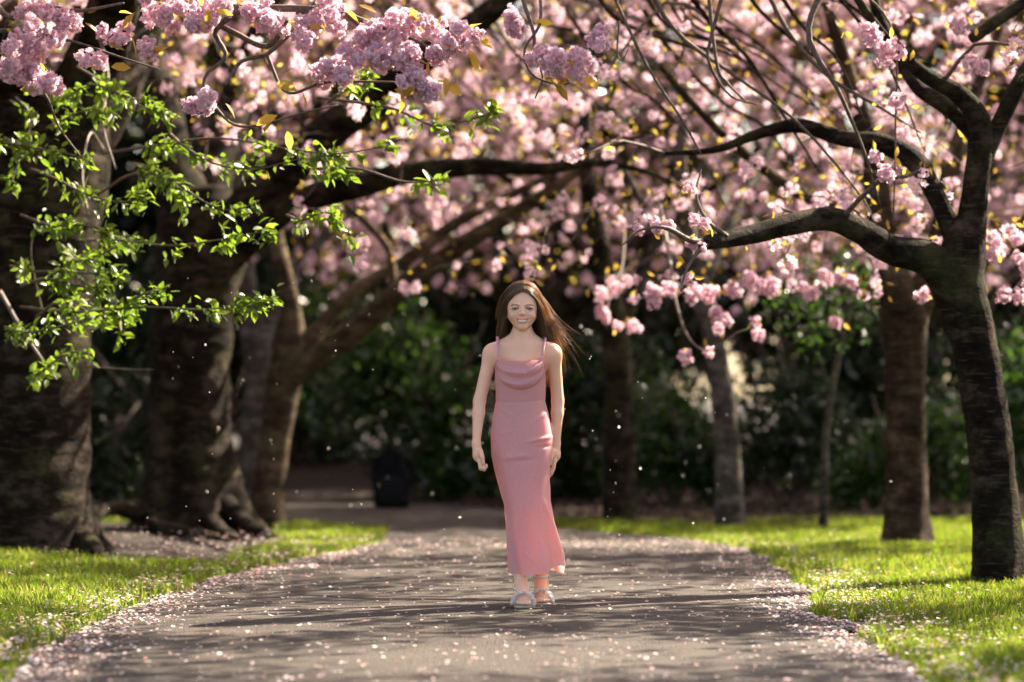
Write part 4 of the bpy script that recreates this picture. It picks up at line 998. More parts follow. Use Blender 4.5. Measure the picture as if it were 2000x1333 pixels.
# feet: heel, instep, ball and toes
cone((-.004, -.035, .036), (.004, -.125, .034), .027, .030, .012); cone((-.006, -.055, .085), (.002, -.11, .045), .028, .026, .015)
for i, (tx, r, ln) in enumerate(((.022, .0115, .028), (.009, .009, .031), (-.004, .0085, .028), (-.016, .008, .022), (-.026, .0075, .015))): cone((tx + .004, -.14, .027), (tx + .006, -.145 - ln, .022), r, r * .9, .004)
cone((.079, .115, .075), (.083, .02, .036), .026, .030, .012); cone((.079, .085, .115), (.082, .035, .055), .028, .026, .015)
for i, (tx, r, ln) in enumerate(((-.020, .0115, .028), (-.008, .009, .031), (.005, .0085, .028), (.016, .008, .022), (.026, .0075, .015))): cone((tx + .083, .008, .028), (tx + .085, .003 - ln, .023), r, r * .9, .004)
# head
ell((.002, .018, 1.288), (.070, .086, .084), .02)
ell((0, -.014, 1.252), (.0610, .063, .066), .02)
cone((-.043, .0, 1.222), (0, -.050, 1.182), .016, .015, .02); cone((.043, .0, 1.222), (0, -.050, 1.182), .016, .015, .02); ell((0, -.03, 1.205), (.040, .040, .032), .018)
ell((0, -.055, 1.1795), (.0175, .015, .0145), .012)
for sx in (-1, 1):
    ell((sx * .034, -.048, 1.224), (.022, .021, .019), .014)                      # cheeks raised in a smile
    ell((sx * .031, -.073, 1.2545), (.017, .010, .0085), .008, 'sub')              # eye sockets
    ell((sx * .0305, -.0615, 1.253), (.0155, .0125, .0125), .004)                   # lids
    cone((sx * .012, -.076, 1.267), (sx * .046, -.066, 1.268), .0045, .0035, .008)  # brows
    ell((sx * .0695, .012, 1.236), (.0085, .015, .024), .006)                        # ears
    ell((sx * .0090, -.0805, 1.2295), (.0056, .0068, .0050), .005)                   # nostril wings
cone((0, -.071, 1.257), (0, -.0865, 1.2335), .0058, .0074, .010)
ell((0, -.0885, 1.2325), (.0074, .0065, .0060), .006)
MOUTH = [(-.0245, -.0655, 1.2085), (-.014, -.0745, 1.2035), (0, -.0775, 1.2015), (.014, -.0745, 1.2035), (.0245, -.0655, 1.2085)]
for a_, b_ in zip(MOUTH[:-1], MOUTH[1:]):
    a_, b_ = np.array(a_), np.array(b_)
    cone(a_ + [0, .002, .0045], b_ + [0, .002, .0045], .0035, .0035, .006); cone(a_ + [0, .002, -.0055], b_ + [0, .002, -.0055], .0042, .0042, .006)
for (a_, b_), (r0, r1) in zip(zip(MOUTH[:-1], MOUTH[1:]), ((.0026, .0050), (.0050, .0058), (.0058, .0050), (.0050, .0026))):
    a_, b_ = np.array(a_), np.array(b_)
    cone(a_ + [0, -.004, 0], b_ + [0, -.004, 0], r0, r1, .0012, 'sub', sy=3.0)
for sx in (-1, 1):
    ell((sx * .0305, -.078, 1.2525), (.0128, .016, .0036), .0012, 'sub')             # the opening between the lids

def surface_nets(F_, xs, ys, zs):
    ins = F_ < 0
    nx, ny, nz = F_.shape
    c = np.zeros((nx - 1, ny - 1, nz - 1), dtype=np.int8)
    offs = [(i, j, k) for i in (0, 1) for j in (0, 1) for k in (0, 1)]
    for i, j, k in offs: c += ins[i:nx - 1 + i, j:ny - 1 + j, k:nz - 1 + k]
    act = np.argwhere((c > 0) & (c < 8)); n = len(act)
    idx = np.full(c.shape, -1, dtype=np.int32); idx[act[:, 0], act[:, 1], act[:, 2]] = np.arange(n)
    vals = {}; pts = {}
    for o in offs:
        a0, a1, a2 = act[:, 0] + o[0], act[:, 1] + o[1], act[:, 2] + o[2]
        vals[o] = F_[a0, a1, a2].astype(np.float64); pts[o] = np.stack([xs[a0], ys[a1], zs[a2]], -1)
    acc = np.zeros((n, 3)); cnt = np.zeros(n)
    for o in offs:
        for ax in range(3):
            if o[ax] == 0:
                q = list(o); q[ax] = 1; q = tuple(q)
                m = (vals[o] < 0) != (vals[q] < 0)
                t = vals[o][m] / (vals[o][m] - vals[q][m])
                acc[m] += pts[o][m] + (pts[q][m] - pts[o][m]) * t[:, None]; cnt[m] += 1
    V = acc / cnt[:, None]
    quads = []
    for ax in range(3):
        sl0 = [slice(1, -1)] * 3; sl1 = [slice(1, -1)] * 3; sl0[ax] = slice(0, -1); sl1[ax] = slice(1, None)
        e = np.argwhere(ins[tuple(sl0)] != ins[tuple(sl1)])
        sgn = ins[tuple(sl0)][e[:, 0], e[:, 1], e[:, 2]]
        b_ = e.copy()
        for o in range(3):
            if o != ax: b_[:, o] += 1
        u, v = (ax + 1) % 3, (ax + 2) % 3
        def cell(du, dv):
            q = b_.copy(); q[:, u] += du; q[:, v] += dv; return idx[q[:, 0], q[:, 1], q[:, 2]]
        Q = np.stack([cell(-1, -1), cell(0, -1), cell(0, 0), cell(-1, 0)], -1)
        Q = np.where(sgn[:, None], Q, Q[:, ::-1]); quads.append(Q)
    Q = np.concatenate(quads); return V, Q[(Q >= 0).all(1)]
BV, BQ = surface_nets(FIELD, XS, YS, ZS)
def smooth_mesh(V, Q, it, lam=.5):
    e = np.concatenate([Q[:, [0, 1]], Q[:, [1, 2]], Q[:, [2, 3]], Q[:, [3, 0]]]); n = len(V)
    for _ in range(it):
        s = np.zeros_like(V); c = np.zeros(n)
        for k in range(3):
            s[:, k] = np.bincount(e[:, 0], V[e[:, 1], k], n) + np.bincount(e[:, 1], V[e[:, 0], k], n)
        c = np.bincount(e[:, 0], minlength=n) + np.bincount(e[:, 1], minlength=n)
        V = V + lam * (s / np.maximum(c, 1)[:, None] - V)
    return V
BVs = smooth_mesh(BV, BQ, 3, .5)
wa_ = (np.clip((BV[:, 2] - .69) / .02, 0, 1) * np.clip((1.15 - BV[:, 2]) / .02, 0, 1))[:, None]
BVs = BVs * (1 - wa_) + smooth_mesh(BVs, BQ, 14, .5) * wa_
w_ = np.clip((BV[:, 2] - 1.19) / .01, 0, 1)[:, None]      # the face keeps its detail
BV = BVs * (1 - w_) + smooth_mesh(BV, BQ, 1, .5) * w_
# skin colours painted by feature: lips, brows, lashes, scalp, nails
skin = np.array([.83, .47, .315]); colr = np.tile(skin, (len(BV), 1))
def paint(mask, c, ):
    global colr
    mask = np.clip(mask, 0, 1)[:, None]; colr = colr * (1 - mask) + np.array(c) * mask
x_, y_, z_ = BV.T
paint(.55 * np.exp(-(((np.abs(x_) - .037) / .016) ** 2 + ((z_ - 1.221) / .013) ** 2)) * (y_ < -.03), (.66, .30, .23))
paint(.35 * np.exp(-((x_ / .01) ** 2 + ((z_ - 1.233) / .008) ** 2)) * (y_ < -.08), (.66, .33, .26))
mz = 1.2015 + .0070 * (x_ / .0245) ** 2
paint(.8 * np.clip((.0262 - np.abs(x_)) / .003, 0, 1) * np.clip((.0105 - np.abs(z_ - mz)) / .002, 0, 1) * (y_ < -.055), (.62, .21, .16))
bz = 1.2665 + .0035 * np.clip(1 - ((np.abs(x_) - .032) / .018) ** 2, -1, 1)
paint(.95 * np.clip((.020 - np.abs(np.abs(x_) - .031)) / .004, 0, 1) * np.clip((.0030 - np.abs(z_ - bz)) / .0015, 0, 1) * (y_ < -.04), (.13, .075, .045))
er = np.sqrt(((np.abs(x_) - .0305) / .0150) ** 2 + ((z_ - 1.2532) / .0052) ** 2)
paint(.9 * np.clip((1.12 - er) / .12, 0, 1) * (y_ < -.045), (.05, .03, .022))
hl = 1.324 - 8.0 * x_ ** 2
paint(np.clip((z_ - hl) / .004, 0, 1) * (z_ > 1.25), (.07, .04, .024))
paint(((y_ > .03) & (z_ > 1.20)) * 1.0, (.07, .04, .024))
def mat_skin():
    m, nt, out = mat_new('skin')
    a_ = nt.nodes.new('ShaderNodeVertexColor'); a_.layer_name = 'Col'
    b_ = nd(nt, 'BsdfPrincipled', Roughness=.45); b_.inputs['Specular IOR Level'].default_value = .35
    b_.inputs['Subsurface Weight'].default_value = .25; b_.inputs['Subsurface Radius'].default_value = (.012, .005, .003); b_.inputs['Subsurface Scale'].default_value = .6
    nt.links.new(a_.outputs[0], b_.inputs['Base Color']); nt.links.new(b_.outputs[0], out.inputs[0]); return m
M['skin'] = mat_skin()
girl = obj('person', make_mesh('person', BV, BQ, [M['skin']], colors=colr), loc=tuple(G0))
tag(girl, 'smiling girl with long brown hair walking in a long pink slip dress and white sandals', 'person')

# eyes and teeth
def sphere(r, nu=20, nv=12):
    th = np.linspace(0, np.pi, nv + 1); ph = np.linspace(0, 2 * np.pi, nu, endpoint=False)
    V = np.array([[r * math.sin(t) * math.sin(p), -r * math.cos(t), r * math.sin(t) * math.cos(p)] for t in th for p in ph])
    i = np.arange(nv)[:, None] * nu; j = np.arange(nu)[None]; k = (j + 1) % nu
    return V, np.stack([i + j, i + nu + j, i + nu + k, i + k], -1).reshape(-1, 4)
def mat_vcol(name, rough, spec=.5):
    m, nt, out = mat_new(name); a_ = nt.nodes.new('ShaderNodeVertexColor'); a_.layer_name = 'Col'
    b_ = nd(nt, 'BsdfPrincipled', Roughness=rough); b_.inputs['Specular IOR Level'].default_value = spec
    nt.links.new(a_.outputs[0], b_.inputs['Base Color']); nt.links.new(b_.outputs[0], out.inputs[0]); return m
M['eye'] = mat_vcol('eye', .1); EVt, EF = sphere(.0118, 28, 28)
rr = np.hypot(EVt[:, 0], EVt[:, 2]); ec = np.where((rr < .0058)[:, None] & (EVt[:, 1] < 0)[:, None], np.array([.10, .075, .05]), np.array([.62, .58, .55]))
ec[(rr < .0027) & (EVt[:, 1] < 0)] = (.01, .01, .01)
eme = make_mesh('eye', EVt, EF, [M['eye']], colors=ec)
for sx in (-1, 1): obj('eye', eme, girl, loc=(sx * .0305, -.0595, 1.2525))
M['tooth'] = mat_simple('tooth', (.80, .77, .70), .25, (.74, .70, .62))
V = []; 
for i in range(21):
    t = -1 + 2 * i / 20; x = .0215 * t; y = -.0725 + .0085 * t * t
    for zz in (.0062, .0, -.0040): V.append([x, y + (0.0006 if i % 3 == 0 else 0), 1.2025 + zz + .0060 * t * t])
i = np.arange(20)[:, None] * 3 + np.arange(2)[None]
obj('teeth', make_mesh('teeth', np.array(V), np.stack([i, i + 3, i + 4, i + 1], -1).reshape(-1, 4), [M['tooth']]), girl)
# nails
M['nail'] = mat_simple('nail', (.85, .55, .55), .2, (.8, .5, .5))

# the dress
def mat_dress():
    m, nt, out = mat_new('pink_glitter_knit')
    g = nt.nodes.new('ShaderNodeNewGeometry')
    n = nd(nt, 'TexNoise', Scale=420.0, Detail=2.0); nt.links.new(g.outputs['Position'], n.inputs['Vector'])
    rp = ramp(nt, [(.35, (.60, .37, .385)), (.55, (.72, .465, .48)), (.72, (.88, .71, .72))], n.outputs[0])
    b_ = nd(nt, 'BsdfPrincipled', Roughness=.5); b_.inputs['Specular IOR Level'].default_value = .35; b_.inputs['Sheen Weight'].default_value = .3; b_.inputs['Sheen Roughness'].default_value = .4
    nt.links.new(rp.outputs[0], b_.inputs['Base Color'])
    bp = nd(nt, 'Bump', Strength=.25, Distance=.002); nt.links.new(n.outputs[0], bp.inputs['Height']); nt.links.new(bp.outputs[0], b_.inputs['Normal'])
    t = nt.nodes.new('ShaderNodeBsdfTranslucent'); t.inputs['Color'].default_value = (.92, .44, .38, 1)
    s = nt.nodes.new('ShaderNodeMixShader'); s.inputs[0].default_value = .5
    nt.links.new(b_.outputs[0], s.inputs[1]); nt.links.new(t.outputs[0], s.inputs[2]); nt.links.new(s.outputs[0], out.inputs[0]); return m
M['dress'] = mat_dress()
prof = np.array([(700, 976, 1060, -.058, .075), (712, 970, 1064, -.066, .08), (730, 967, 1066, -.073, .08), (750, 967, 1067, -.075, .08), (775, 968, 1066, -.071, .078), (797, 967, 1066, -.066, .078), (825, 962, 1072, -.072, .088), (850, 959, 1076, -.079, .102),
                 (872, 958, 1079, -.083, .108), (900, 960, 1078, -.088, .108), (930, 965, 1075, -.093, .105), (960, 973, 1074, -.098, .102), (1000, 984, 1075, -.104, .105), (1040, 987, 1081, -.106, .118), (1080, 990, 1090, -.108, .135), (1108, 993, 1098, -.110, .145), (1132, 995, 1100, -.112, .15)], float)
NA, NZ = 180, 210
pys = np.linspace(700, 1132, NZ); pf = np.array([np.interp(pys, prof[:, 0], prof[:, k]) for k in range(1, 5)])
for _ in range(6): pf[:, 1:-1] = pf[:, 1:-1] * .5 + .25 * (pf[:, :-2] + pf[:, 2:])
ang = np.linspace(0, 2 * np.pi, NA, endpoint=False)         # 0 = right, pi/2 = back
A, PY = np.meshgrid(ang, pys)
XL, XR, YF, YB = [lx(p)[:, None] if i < 2 else p[:, None] for i, p in enumerate(pf)]
cx, hx = (XL + XR) / 2, (XR - XL) / 2
ca, sa = np.cos(A), np.sin(A); e_ = 2 / 2.35
X = cx + hx * np.sign(ca) * np.abs(ca) ** e_
Yc = (YF + YB) / 2; Y = Yc + (YB - YF) / 2 * np.sign(sa) * np.abs(sa) ** e_
hemz = 1128 - 13 * np.clip((ca + .15), 0, 1) ** 1.3 * (sa < .15) + 3 * np.sin(3 * A + .6) * (np.abs(sa) < 1)
tt = (PY - 700) / (1132 - 700)
PYh = 700 + tt * (hemz - 700)
Z = lz(PYh)
nrm = np.stack([ca / np.maximum(hx, .03), sa / .09, 0 * ca], -1); nrm /= np.linalg.norm(nrm, axis=-1, keepdims=True)
pts3 = np.stack([X, Y, Z], -1)
D = np.zeros_like(X)
low = np.clip((PY - 985) / 130, 0, 1)
D += low ** 1.2 * (.011 * np.sin(5 * A + 1.1 + 1.2 * low) + .006 * np.sin(9 * A + .4))
def ridge(p0, p1, wdt, h, front=True):
    """a soft fold line between two photo points on the front of the dress"""
    global D
    a_, b_ = np.array([lx(p0[0]), lz(p0[1])]), np.array([lx(p1[0]), lz(p1[1])])
    q = np.stack([X, Z], -1) - a_; d = b_ - a_; L = np.linalg.norm(d); t = np.clip((q @ d) / L ** 2, 0, 1)
    dist = np.linalg.norm(q - t[..., None] * d, axis=-1)
    D = D + h * np.exp(-(dist / wdt) ** 2) * np.sin(np.pi * np.clip(t, .02, .98)) ** .5 * (sa < .2)
ridge((1030, 872), (1080, 862), .007, .008); ridge((1045, 884), (1080, 880), .006, -.006); ridge((985, 905), (1030, 898), .010, .007); ridge((1010, 912), (1050, 905), .008, -.003)
ridge((1062, 985), (1092, 1090), .008, .011); ridge((1048, 1000), (1066, 1110), .012, -.006); ridge((1000, 960), (1020, 1120), .02, .005); ridge((1020, 1085), (1048, 1108), .006, .004); ridge((970, 880), (990, 1000), .012, -.003)
ridge((975, 805), (1010, 830), .01, .002); ridge((1030, 840), (1070, 815), .008, .003); ridge((975, 858), (1005, 850), .006, .002)
D += .0022 * (vnoise(pts3, 22, 5) - .5) + .004 * (vnoise(pts3 * np.array([1, 1, 1.6]), 9, 6) - .5)
D += -.0022 * np.exp(-((PY - 796) / 1.6) ** 2)               # waist seam
pts3 = pts3 + nrm * D[..., None]
# low scooped back: the back edge drops
back = np.clip(sa, 0, 1)
pts3[..., 2] -= (back * .05 + np.clip(-sa, 0, 1) ** .5 * .035) * np.clip(1 - (PY - 700) / 60, 0, 1)
i = np.arange(NZ - 1)[:, None] * NA; j = np.arange(NA)[None]; k = (j + 1) % NA
dress = obj('dress', make_mesh('dress', pts3.reshape(-1, 3), np.stack([i + j, i + NA + j, i + NA + k, i + k], -1).reshape(-1, 4), [M['dress']]), girl)
# cowl neck: a swag of cloth hanging in front of the chest
nu, nv = 70, 44; U, Vv = np.meshgrid(np.linspace(-1, 1, nu), np.linspace(0, 1, nv))
top = 703 + 12 * (1 - U ** 2) ** .8; bot = 730 + 41 * np.sqrt(np.clip(1 - U ** 2, 0, 1))
PYc = top + (bot - top) * Vv
hwx = .0985 + .0045 * np.clip(Vv * 2, 0, 1)
Xc = lx(1017) + hwx * U
ys_ = -.073 * np.sqrt(np.clip(1 - (np.abs(U) * .93) ** 2.4, 0, 1)) - .012
fold = .0085 * np.cos(2 * np.pi * (Vv * 2.35 + .05 + .1 * U)) * (1 - .55 * np.abs(U) ** 2) + .003 * np.cos(2 * np.pi * (Vv * 5 + .8 * U)) * np.abs(U)
Yc_ = ys_ - .010 * np.sin(np.pi * Vv ** .8) * (1 - U ** 2 * .6) - fold - .004 + .010 * np.clip((Vv - .96) / .04, 0, 1)
q = np.stack([Xc, Yc_, lz(PYc)], -1).reshape(-1, 3)
i = np.arange(nv - 1)[:, None] * nu + np.arange(nu - 1)[None]
obj('cowl', make_mesh('cowl', q, np.stack([i, i + nu, i + nu + 1, i + 1], -1).reshape(-1, 4), [M['dress']]), dress)
M['strap'] = mat_simple('pink_strap', (.62, .29, .33), .5, (.52, .23, .27), ns=200)
def ribbon(c, wid, thick=.0016, wd=(1, 0, 0)):
    c = catmull(c, 26); t = np.gradient(c, axis=0); t /= np.linalg.norm(t, axis=1, keepdims=True); w = np.array(wd, float)
    b_ = w - (t @ w)[:, None] * t; b_ /= np.linalg.norm(b_, axis=1, keepdims=True); nn = np.cross(t, b_)
    V = np.stack([c + b_ * wid / 2 + nn * thick, c - b_ * wid / 2 + nn * thick, c - b_ * wid / 2 - nn * thick, c + b_ * wid / 2 - nn * thick], 1).reshape(-1, 3)
    i = np.arange(len(c) - 1)[:, None] * 4; j = np.arange(4)[None]; k = (j + 1) % 4
    return V, np.stack([i + j, i + k, i + 4 + k, i + 4 + j], -1).reshape(-1, 4)
for pts in ([(lx(975), -.066, lz(707)), (lx(974), -.058, lz(695)), (lx(972.5), -.034, lz(681)), (lx(971.5), -.008, lz(671.5)), (lx(972), .02, lz(668)), (lx(975), .05, lz(676)), (lx(980), .068, lz(705)), (lx(984), .078, lz(735))],
            [(lx(1059), -.066, lz(707)), (lx(1060.5), -.058, lz(695)), (lx(1063), -.034, lz(681)), (lx(1065), -.008, lz(671.5)), (lx(1064), .02, lz(668)), (lx(1060), .05, lz(676)), (lx(1055), .068, lz(705)), (lx(1051), .078, lz(735))]):
    V, F = ribbon(pts, .011); obj('strap', make_mesh('strap', V, F, [M['strap']]), dress)

# sandals
M['sandal'] = mat_simple('white_leather', (.74, .70, .64), .35, (.66, .62, .56)); M['sole'] = mat_simple('sandal_sole', (.42, .36, .28), .6, (.25, .21, .16)); M['ruffle'] = mat_leafy('white_ruffle', [(.78, .76, .73), (.86, .85, .82), (.70, .69, .68)], trans=.35, rough=.6, tcol_gain=1.0)
M['buckle'] = mat_simple('buckle', (.7, .68, .62), .25, metal=1.0)
def sandal(cx_, heel_y, toe_y, heel_z, toe_z, ank, sx, strap_z):
    s_root = None
    n = 26; t = np.linspace(0, 1, n); yy = heel_y + (toe_y - heel_y) * t
    w = .026 + .012 * np.sin(np.pi * np.clip(t * .9, 0, 1)) + .004 * t; w[-1] *= .55; w[-2] *= .82; w[-3] *= .93; w[0] *= .6; w[1] *= .85
    zz = heel_z + (toe_z - heel_z) * np.clip(t * 1.35, 0, 1); xx = cx_ - sx * .004 * np.sin(np.pi * t) + .004 * t * (1 if sx < 0 else 1)
    V = []
    for a_ in range(n):
        for sgn, dz in ((-1, 0), (1, 0), (1, -.011), (-1, -.011)): V.append([xx[a_] + sgn * w[a_], yy[a_], zz[a_] + dz])
    i = np.arange(n - 1)[:, None] * 4; j = np.arange(4)[None]; k = (j + 1) % 4
    F = np.concatenate([np.stack([i + j, i + k, i + 4 + k, i + 4 + j], -1).reshape(-1, 4), [[0, 3, 2, 1]], [[(n - 1) * 4 + q for q in (0, 1, 2, 3)]]])
    s_root = obj('sandal', make_mesh('sandal', np.array(V), F, [M['sole']]), girl)
    # block heel
    hb = []
    for dz in (0, 1):
        for a_, b_ in ((-.022, -.004), (.022, -.004), (.022, .034), (-.022, .034)): hb.append([cx_ + a_ * (1 - .15 * dz), heel_y - .006 - b_ * 1.0 + .0, heel_z - .011 - dz * max(.004, min(heel_z - .0115, .03))])
    obj('heel', make_mesh('heel', np.array(hb), np.array([[0, 1, 2, 3], [7, 6, 5, 4], [0, 4, 5, 1], [1, 5, 6, 2], [2, 6, 7, 3], [3, 7, 4, 0]]), [M['sandal']], smooth=False), s_root)
    # band over the toes
    bc = np.array([xx[20], toe_y + .052, toe_z + .002]); pts = [bc + np.array([.040 * math.cos(a_), .006 * math.sin(a_), .042 * math.sin(a_)]) for a_ in np.linspace(0, math.pi, 9)]
    V, F = ribbon(pts, .020, .0015, (0, 1, .3)); obj('toe_band', make_mesh('toe_band', V, F, [M['sandal']]), s_root)
    # ankle strap round the leg
    a0 = np.array(ank); pts = [a0 + np.array([.0325 * math.cos(a_), .036 * math.sin(a_), .006 * math.sin(a_)]) for a_ in np.linspace(0, 2 * math.pi, 19)]
    V, F = ribbon(pts, .0095, .0016, (0, 0, 1)); obj('ankle_strap', make_mesh('ankle_strap', V, F, [M['sandal']]), s_root)
    for sg in (-1, 1):
        V, F = ribbon([a0 + np.array([sg * .030, .018, 0]), a0 + np.array([sg * .033, .034, -.025]), np.array([cx_ + sg * .028, heel_y - .02, heel_z + .012]), np.array([cx_ + sg * .027, heel_y - .025, heel_z])], .009, .0014, (0, 1, 0))
        obj('side_strap', make_mesh('side_strap', V, F, [M['sandal']]), s_root)
    bv, bf = sphere(.0055, 10, 6); obj('buckle', make_mesh('buckle', bv * np.array([.6, 1, 1.2]), bf, [M['buckle']]), s_root, loc=tuple(a0 + np.array([sx * .034, -.004, 0])))
    # frilled flower petals along the band
    mb = MB(); rg = np.random.default_rng(300 + int(sx))
    for a_ in np.linspace(.05, math.pi - .05, 46):
        for row in range(4):
            o = bc + np.array([.042 * math.cos(a_), (row - 1.5) * .009 - .004, .043 * math.sin(a_) + .001])
            d = np.array([math.cos(a_) * .8, -.2 + (row - 1.5) * .45, math.sin(a_) + .25]) + rg.normal(0, .35, 3)
            pv, pfq = petal_quad(.014 * rg.uniform(.7, 1.2), .011, .004, 2); R_ = align(d); R2_ = np.stack([R_[:, 2], R_[:, 0], R_[:, 1]], 1)
            ca_, sa_ = math.cos(rg.uniform(0, 6)), math.sin(rg.uniform(0, 6))
            pv = pv @ np.array([[1, 0, 0], [0, ca_, -sa_], [0, sa_, ca_]]).T
            mb.addm(pv @ R2_.T + o, fix_tris(pfq))
    o = obj('ruffle', mb.mesh('ruffle', [M['ruffle']], smooth=False), s_root)
    return s_root
sandal(-.001, -.004, -.188, .014, .012, (-.0055, -.058, .078), -1, .08)
sandal(.082, .148, -.040, .056, .013, (.079, .083, .122), 1, .12)

# hair: strands falling from a centre parting, the right side blown out
M['hair'] = None
def mat_hair():
    m, nt, out = mat_new('brown_hair')
    g = nt.nodes.new('ShaderNodeNewGeometry')
    rp = ramp(nt, [(0, (.06, .035, .021)), (.5, (.135, .082, .047)), (1, (.25, .16, .095))], g.outputs['Random Per Island'])
    b_ = nd(nt, 'BsdfPrincipled', Roughness=.38); b_.inputs['Specular IOR Level'].default_value = .7; nt.links.new(rp.outputs[0], b_.inputs['Base Color'])
    t = nt.nodes.new('ShaderNodeBsdfTranslucent'); t.inputs['Color'].default_value = (.70, .42, .20, 1)
    s = nt.nodes.new('ShaderNodeMixShader'); s.inputs[0].default_value = .42
    nt.links.new(b_.outputs[0], s.inputs[1]); nt.links.new(t.outputs[0], s.inputs[2]); nt.links.new(s.outputs[0], out.inputs[0]); return m
M['hair'] = mat_hair()
hr = np.random.default_rng(55)
def strands(n, guides, spread, tipspread, r=.0009):
    """each strand blends between two neighbouring guides (each guide: rows of xyz)"""
    g = np.array([catmull(q, 13) for q in guides]); ng = len(g)
    u = hr.random(n) * (ng - 1); k = np.minimum(u.astype(int), ng - 2); f = (u - k)[:, None, None]
    c = g[k] * (1 - f) + g[k + 1] * f
    t = np.linspace(0, 1, 13)[None, :, None]
    nc = max(4, n // (16 if n > 500 else 3)); ci = hr.integers(0, nc, n)
    u = (hr.random(nc) * (ng - 1))[ci] + hr.normal(0, .10, n); u = np.clip(u, 0, ng - 1.001); k = np.minimum(u.astype(int), ng - 2); f = (u - k)[:, None, None]
    c = g[k] * (1 - f) + g[k + 1] * f
    ln = (hr.uniform(.62, 1.0, nc)[ci] * hr.uniform(.9, 1.0, n)); sidx = np.linspace(0, 12, 13)[None] * ln[:, None]; i0 = np.minimum(sidx.astype(int), 11); fr = (sidx - i0)[..., None]
    rr_ = np.arange(n)[:, None]; c = c[rr_, i0] * (1 - fr) + c[rr_, i0 + 1] * fr
    off = (hr.normal(0, 1, (nc, 1, 3))[ci] * 1.2 + hr.normal(0, .55, (n, 1, 3))) * np.array([1, 1, .4])
    c = c + off * (spread * (.25 + t) + tipspread * t ** 2.2)
    ph = (hr.random(nc) * 6.28)[ci][:, None] + hr.normal(0, .3, (n, 1)); tt_ = np.linspace(0, 1, 13)[None]
    wave = np.stack([np.sin(ph + 6 * tt_), np.cos(ph * 1.3 + 5 * tt_), 0 * tt_ + 0 * ph], -1) * (.0015 + .006 * tt_[..., None])
    c = c + wave * t
    return c
def strand_mesh(mb, c, r):
    n, m, _ = c.shape
    tg = np.gradient(c, axis=1); tg /= np.linalg.norm(tg, axis=2, keepdims=True) + 1e-9
    ref = np.array([.3, 1, .2]); u = np.cross(tg, ref); u /= np.linalg.norm(u, axis=2, keepdims=True) + 1e-9; w = np.cross(tg, u)
    rad = r * np.clip(1.15 - np.linspace(0, 1, m) ** 3, .15, 1)[None, :, None]
    V = np.stack([c + rad * (math.cos(a_) * u + math.sin(a_) * w) for a_ in (0, 2.094, 4.189)], 2).reshape(-1, 3)
    base = (np.arange(n)[:, None, None] * m + np.arange(m - 1)[None, :, None]) * 3; j = np.arange(3)[None, None]; k = (j + 1) % 3
    mb.add(V, np.stack([base + j, base + k, base + 3 + k, base + 3 + j], -1).reshape(-1, 4))
hm = MB()
def R_(yroot, z, side): return (.004 + .001 * side, yroot, z)
# screen-left side: tucked, falling behind the shoulder
gl = [[(.002, -.068, 1.327), (-.030, -.066, 1.317), (-.056, -.041, 1.292), (-.069, -.012, 1.258), (-.078, .012, 1.205), (-.083, .038, 1.155), (-.078, .062, 1.08)],
      [(.002, -.060, 1.338), (-.030, -.062, 1.332), (-.060, -.036, 1.300), (-.0745, -.006, 1.255), (-.083, .022, 1.205), (-.086, .045, 1.155), (-.078, .066, 1.08)],
      [(.003, -.030, 1.362), (-.036, -.034, 1.356), (-.068, -.014, 1.315), (-.080, .012, 1.255), (-.084, .034, 1.20), (-.084, .055, 1.14), (-.076, .075, 1.06)],
      [(.003, .01, 1.375), (-.040, .008, 1.364), (-.072, .018, 1.315), (-.082, .034, 1.25), (-.082, .052, 1.19), (-.076, .070, 1.12), (-.066, .085, 1.02)],
      [(.003, .05, 1.370), (-.036, .055, 1.356), (-.064, .062, 1.305), (-.072, .072, 1.24), (-.07, .082, 1.17), (-.062, .09, 1.09), (-.05, .095, .99)],
      [(.003, .085, 1.345), (-.028, .092, 1.33), (-.044, .100, 1.28), (-.046, .105, 1.21), (-.044, .108, 1.13), (-.036, .108, 1.05), (-.026, .105, .96)],
      [(.003, .10, 1.32), (.0, .108, 1.29), (.0, .112, 1.24), (.0, .114, 1.17), (.004, .113, 1.10), (.008, .111, 1.03), (.014, .108, .95)]]
gr = [[(.006, -.068, 1.327), (.032, -.066, 1.316), (.059, -.046, 1.288), (.075, -.032, 1.250), (.086, -.014, 1.20), (.098, .018, 1.14), (.118, .042, 1.07), (.138, .05, .99)],
      [(.006, -.060, 1.338), (.034, -.062, 1.330), (.064, -.040, 1.296), (.080, -.018, 1.250), (.090, .004, 1.20), (.102, .035, 1.14), (.124, .05, 1.07), (.144, .055, .99)],
      [(.005, -.030, 1.362), (.040, -.034, 1.355), (.072, -.012, 1.312), (.088, .012, 1.255), (.098, .03, 1.20), (.115, .05, 1.135), (.136, .062, 1.06), (.150, .066, .98)],
      [(.005, .01, 1.375), (.044, .008, 1.363), (.076, .018, 1.313), (.092, .034, 1.25), (.103, .048, 1.19), (.120, .065, 1.12), (.138, .075, 1.04), (.150, .08, .95)],
      [(.005, .05, 1.370), (.040, .055, 1.355), (.068, .062, 1.305), (.080, .072, 1.24), (.092, .082, 1.17), (.112, .09, 1.10), (.130, .095, 1.02), (.142, .1, .94)],
      [(.005, .085, 1.345), (.030, .092, 1.33), (.048, .100, 1.28), (.054, .105, 1.21), (.058, .108, 1.13), (.068, .108, 1.05), (.080, .105, .97), (.09, .105, .9)],
      [(.003, .10, 1.32), (.004, .108, 1.29), (.006, .112, 1.24), (.01, .114, 1.17), (.014, .113, 1.10), (.02, .111, 1.03), (.026, .108, .95), (.03, .108, .9)]]
strand_mesh(hm, strands(2000, gl, .0026, .006), .0011)
strand_mesh(hm, strands(1900, gr, .0032, .013), .0011)
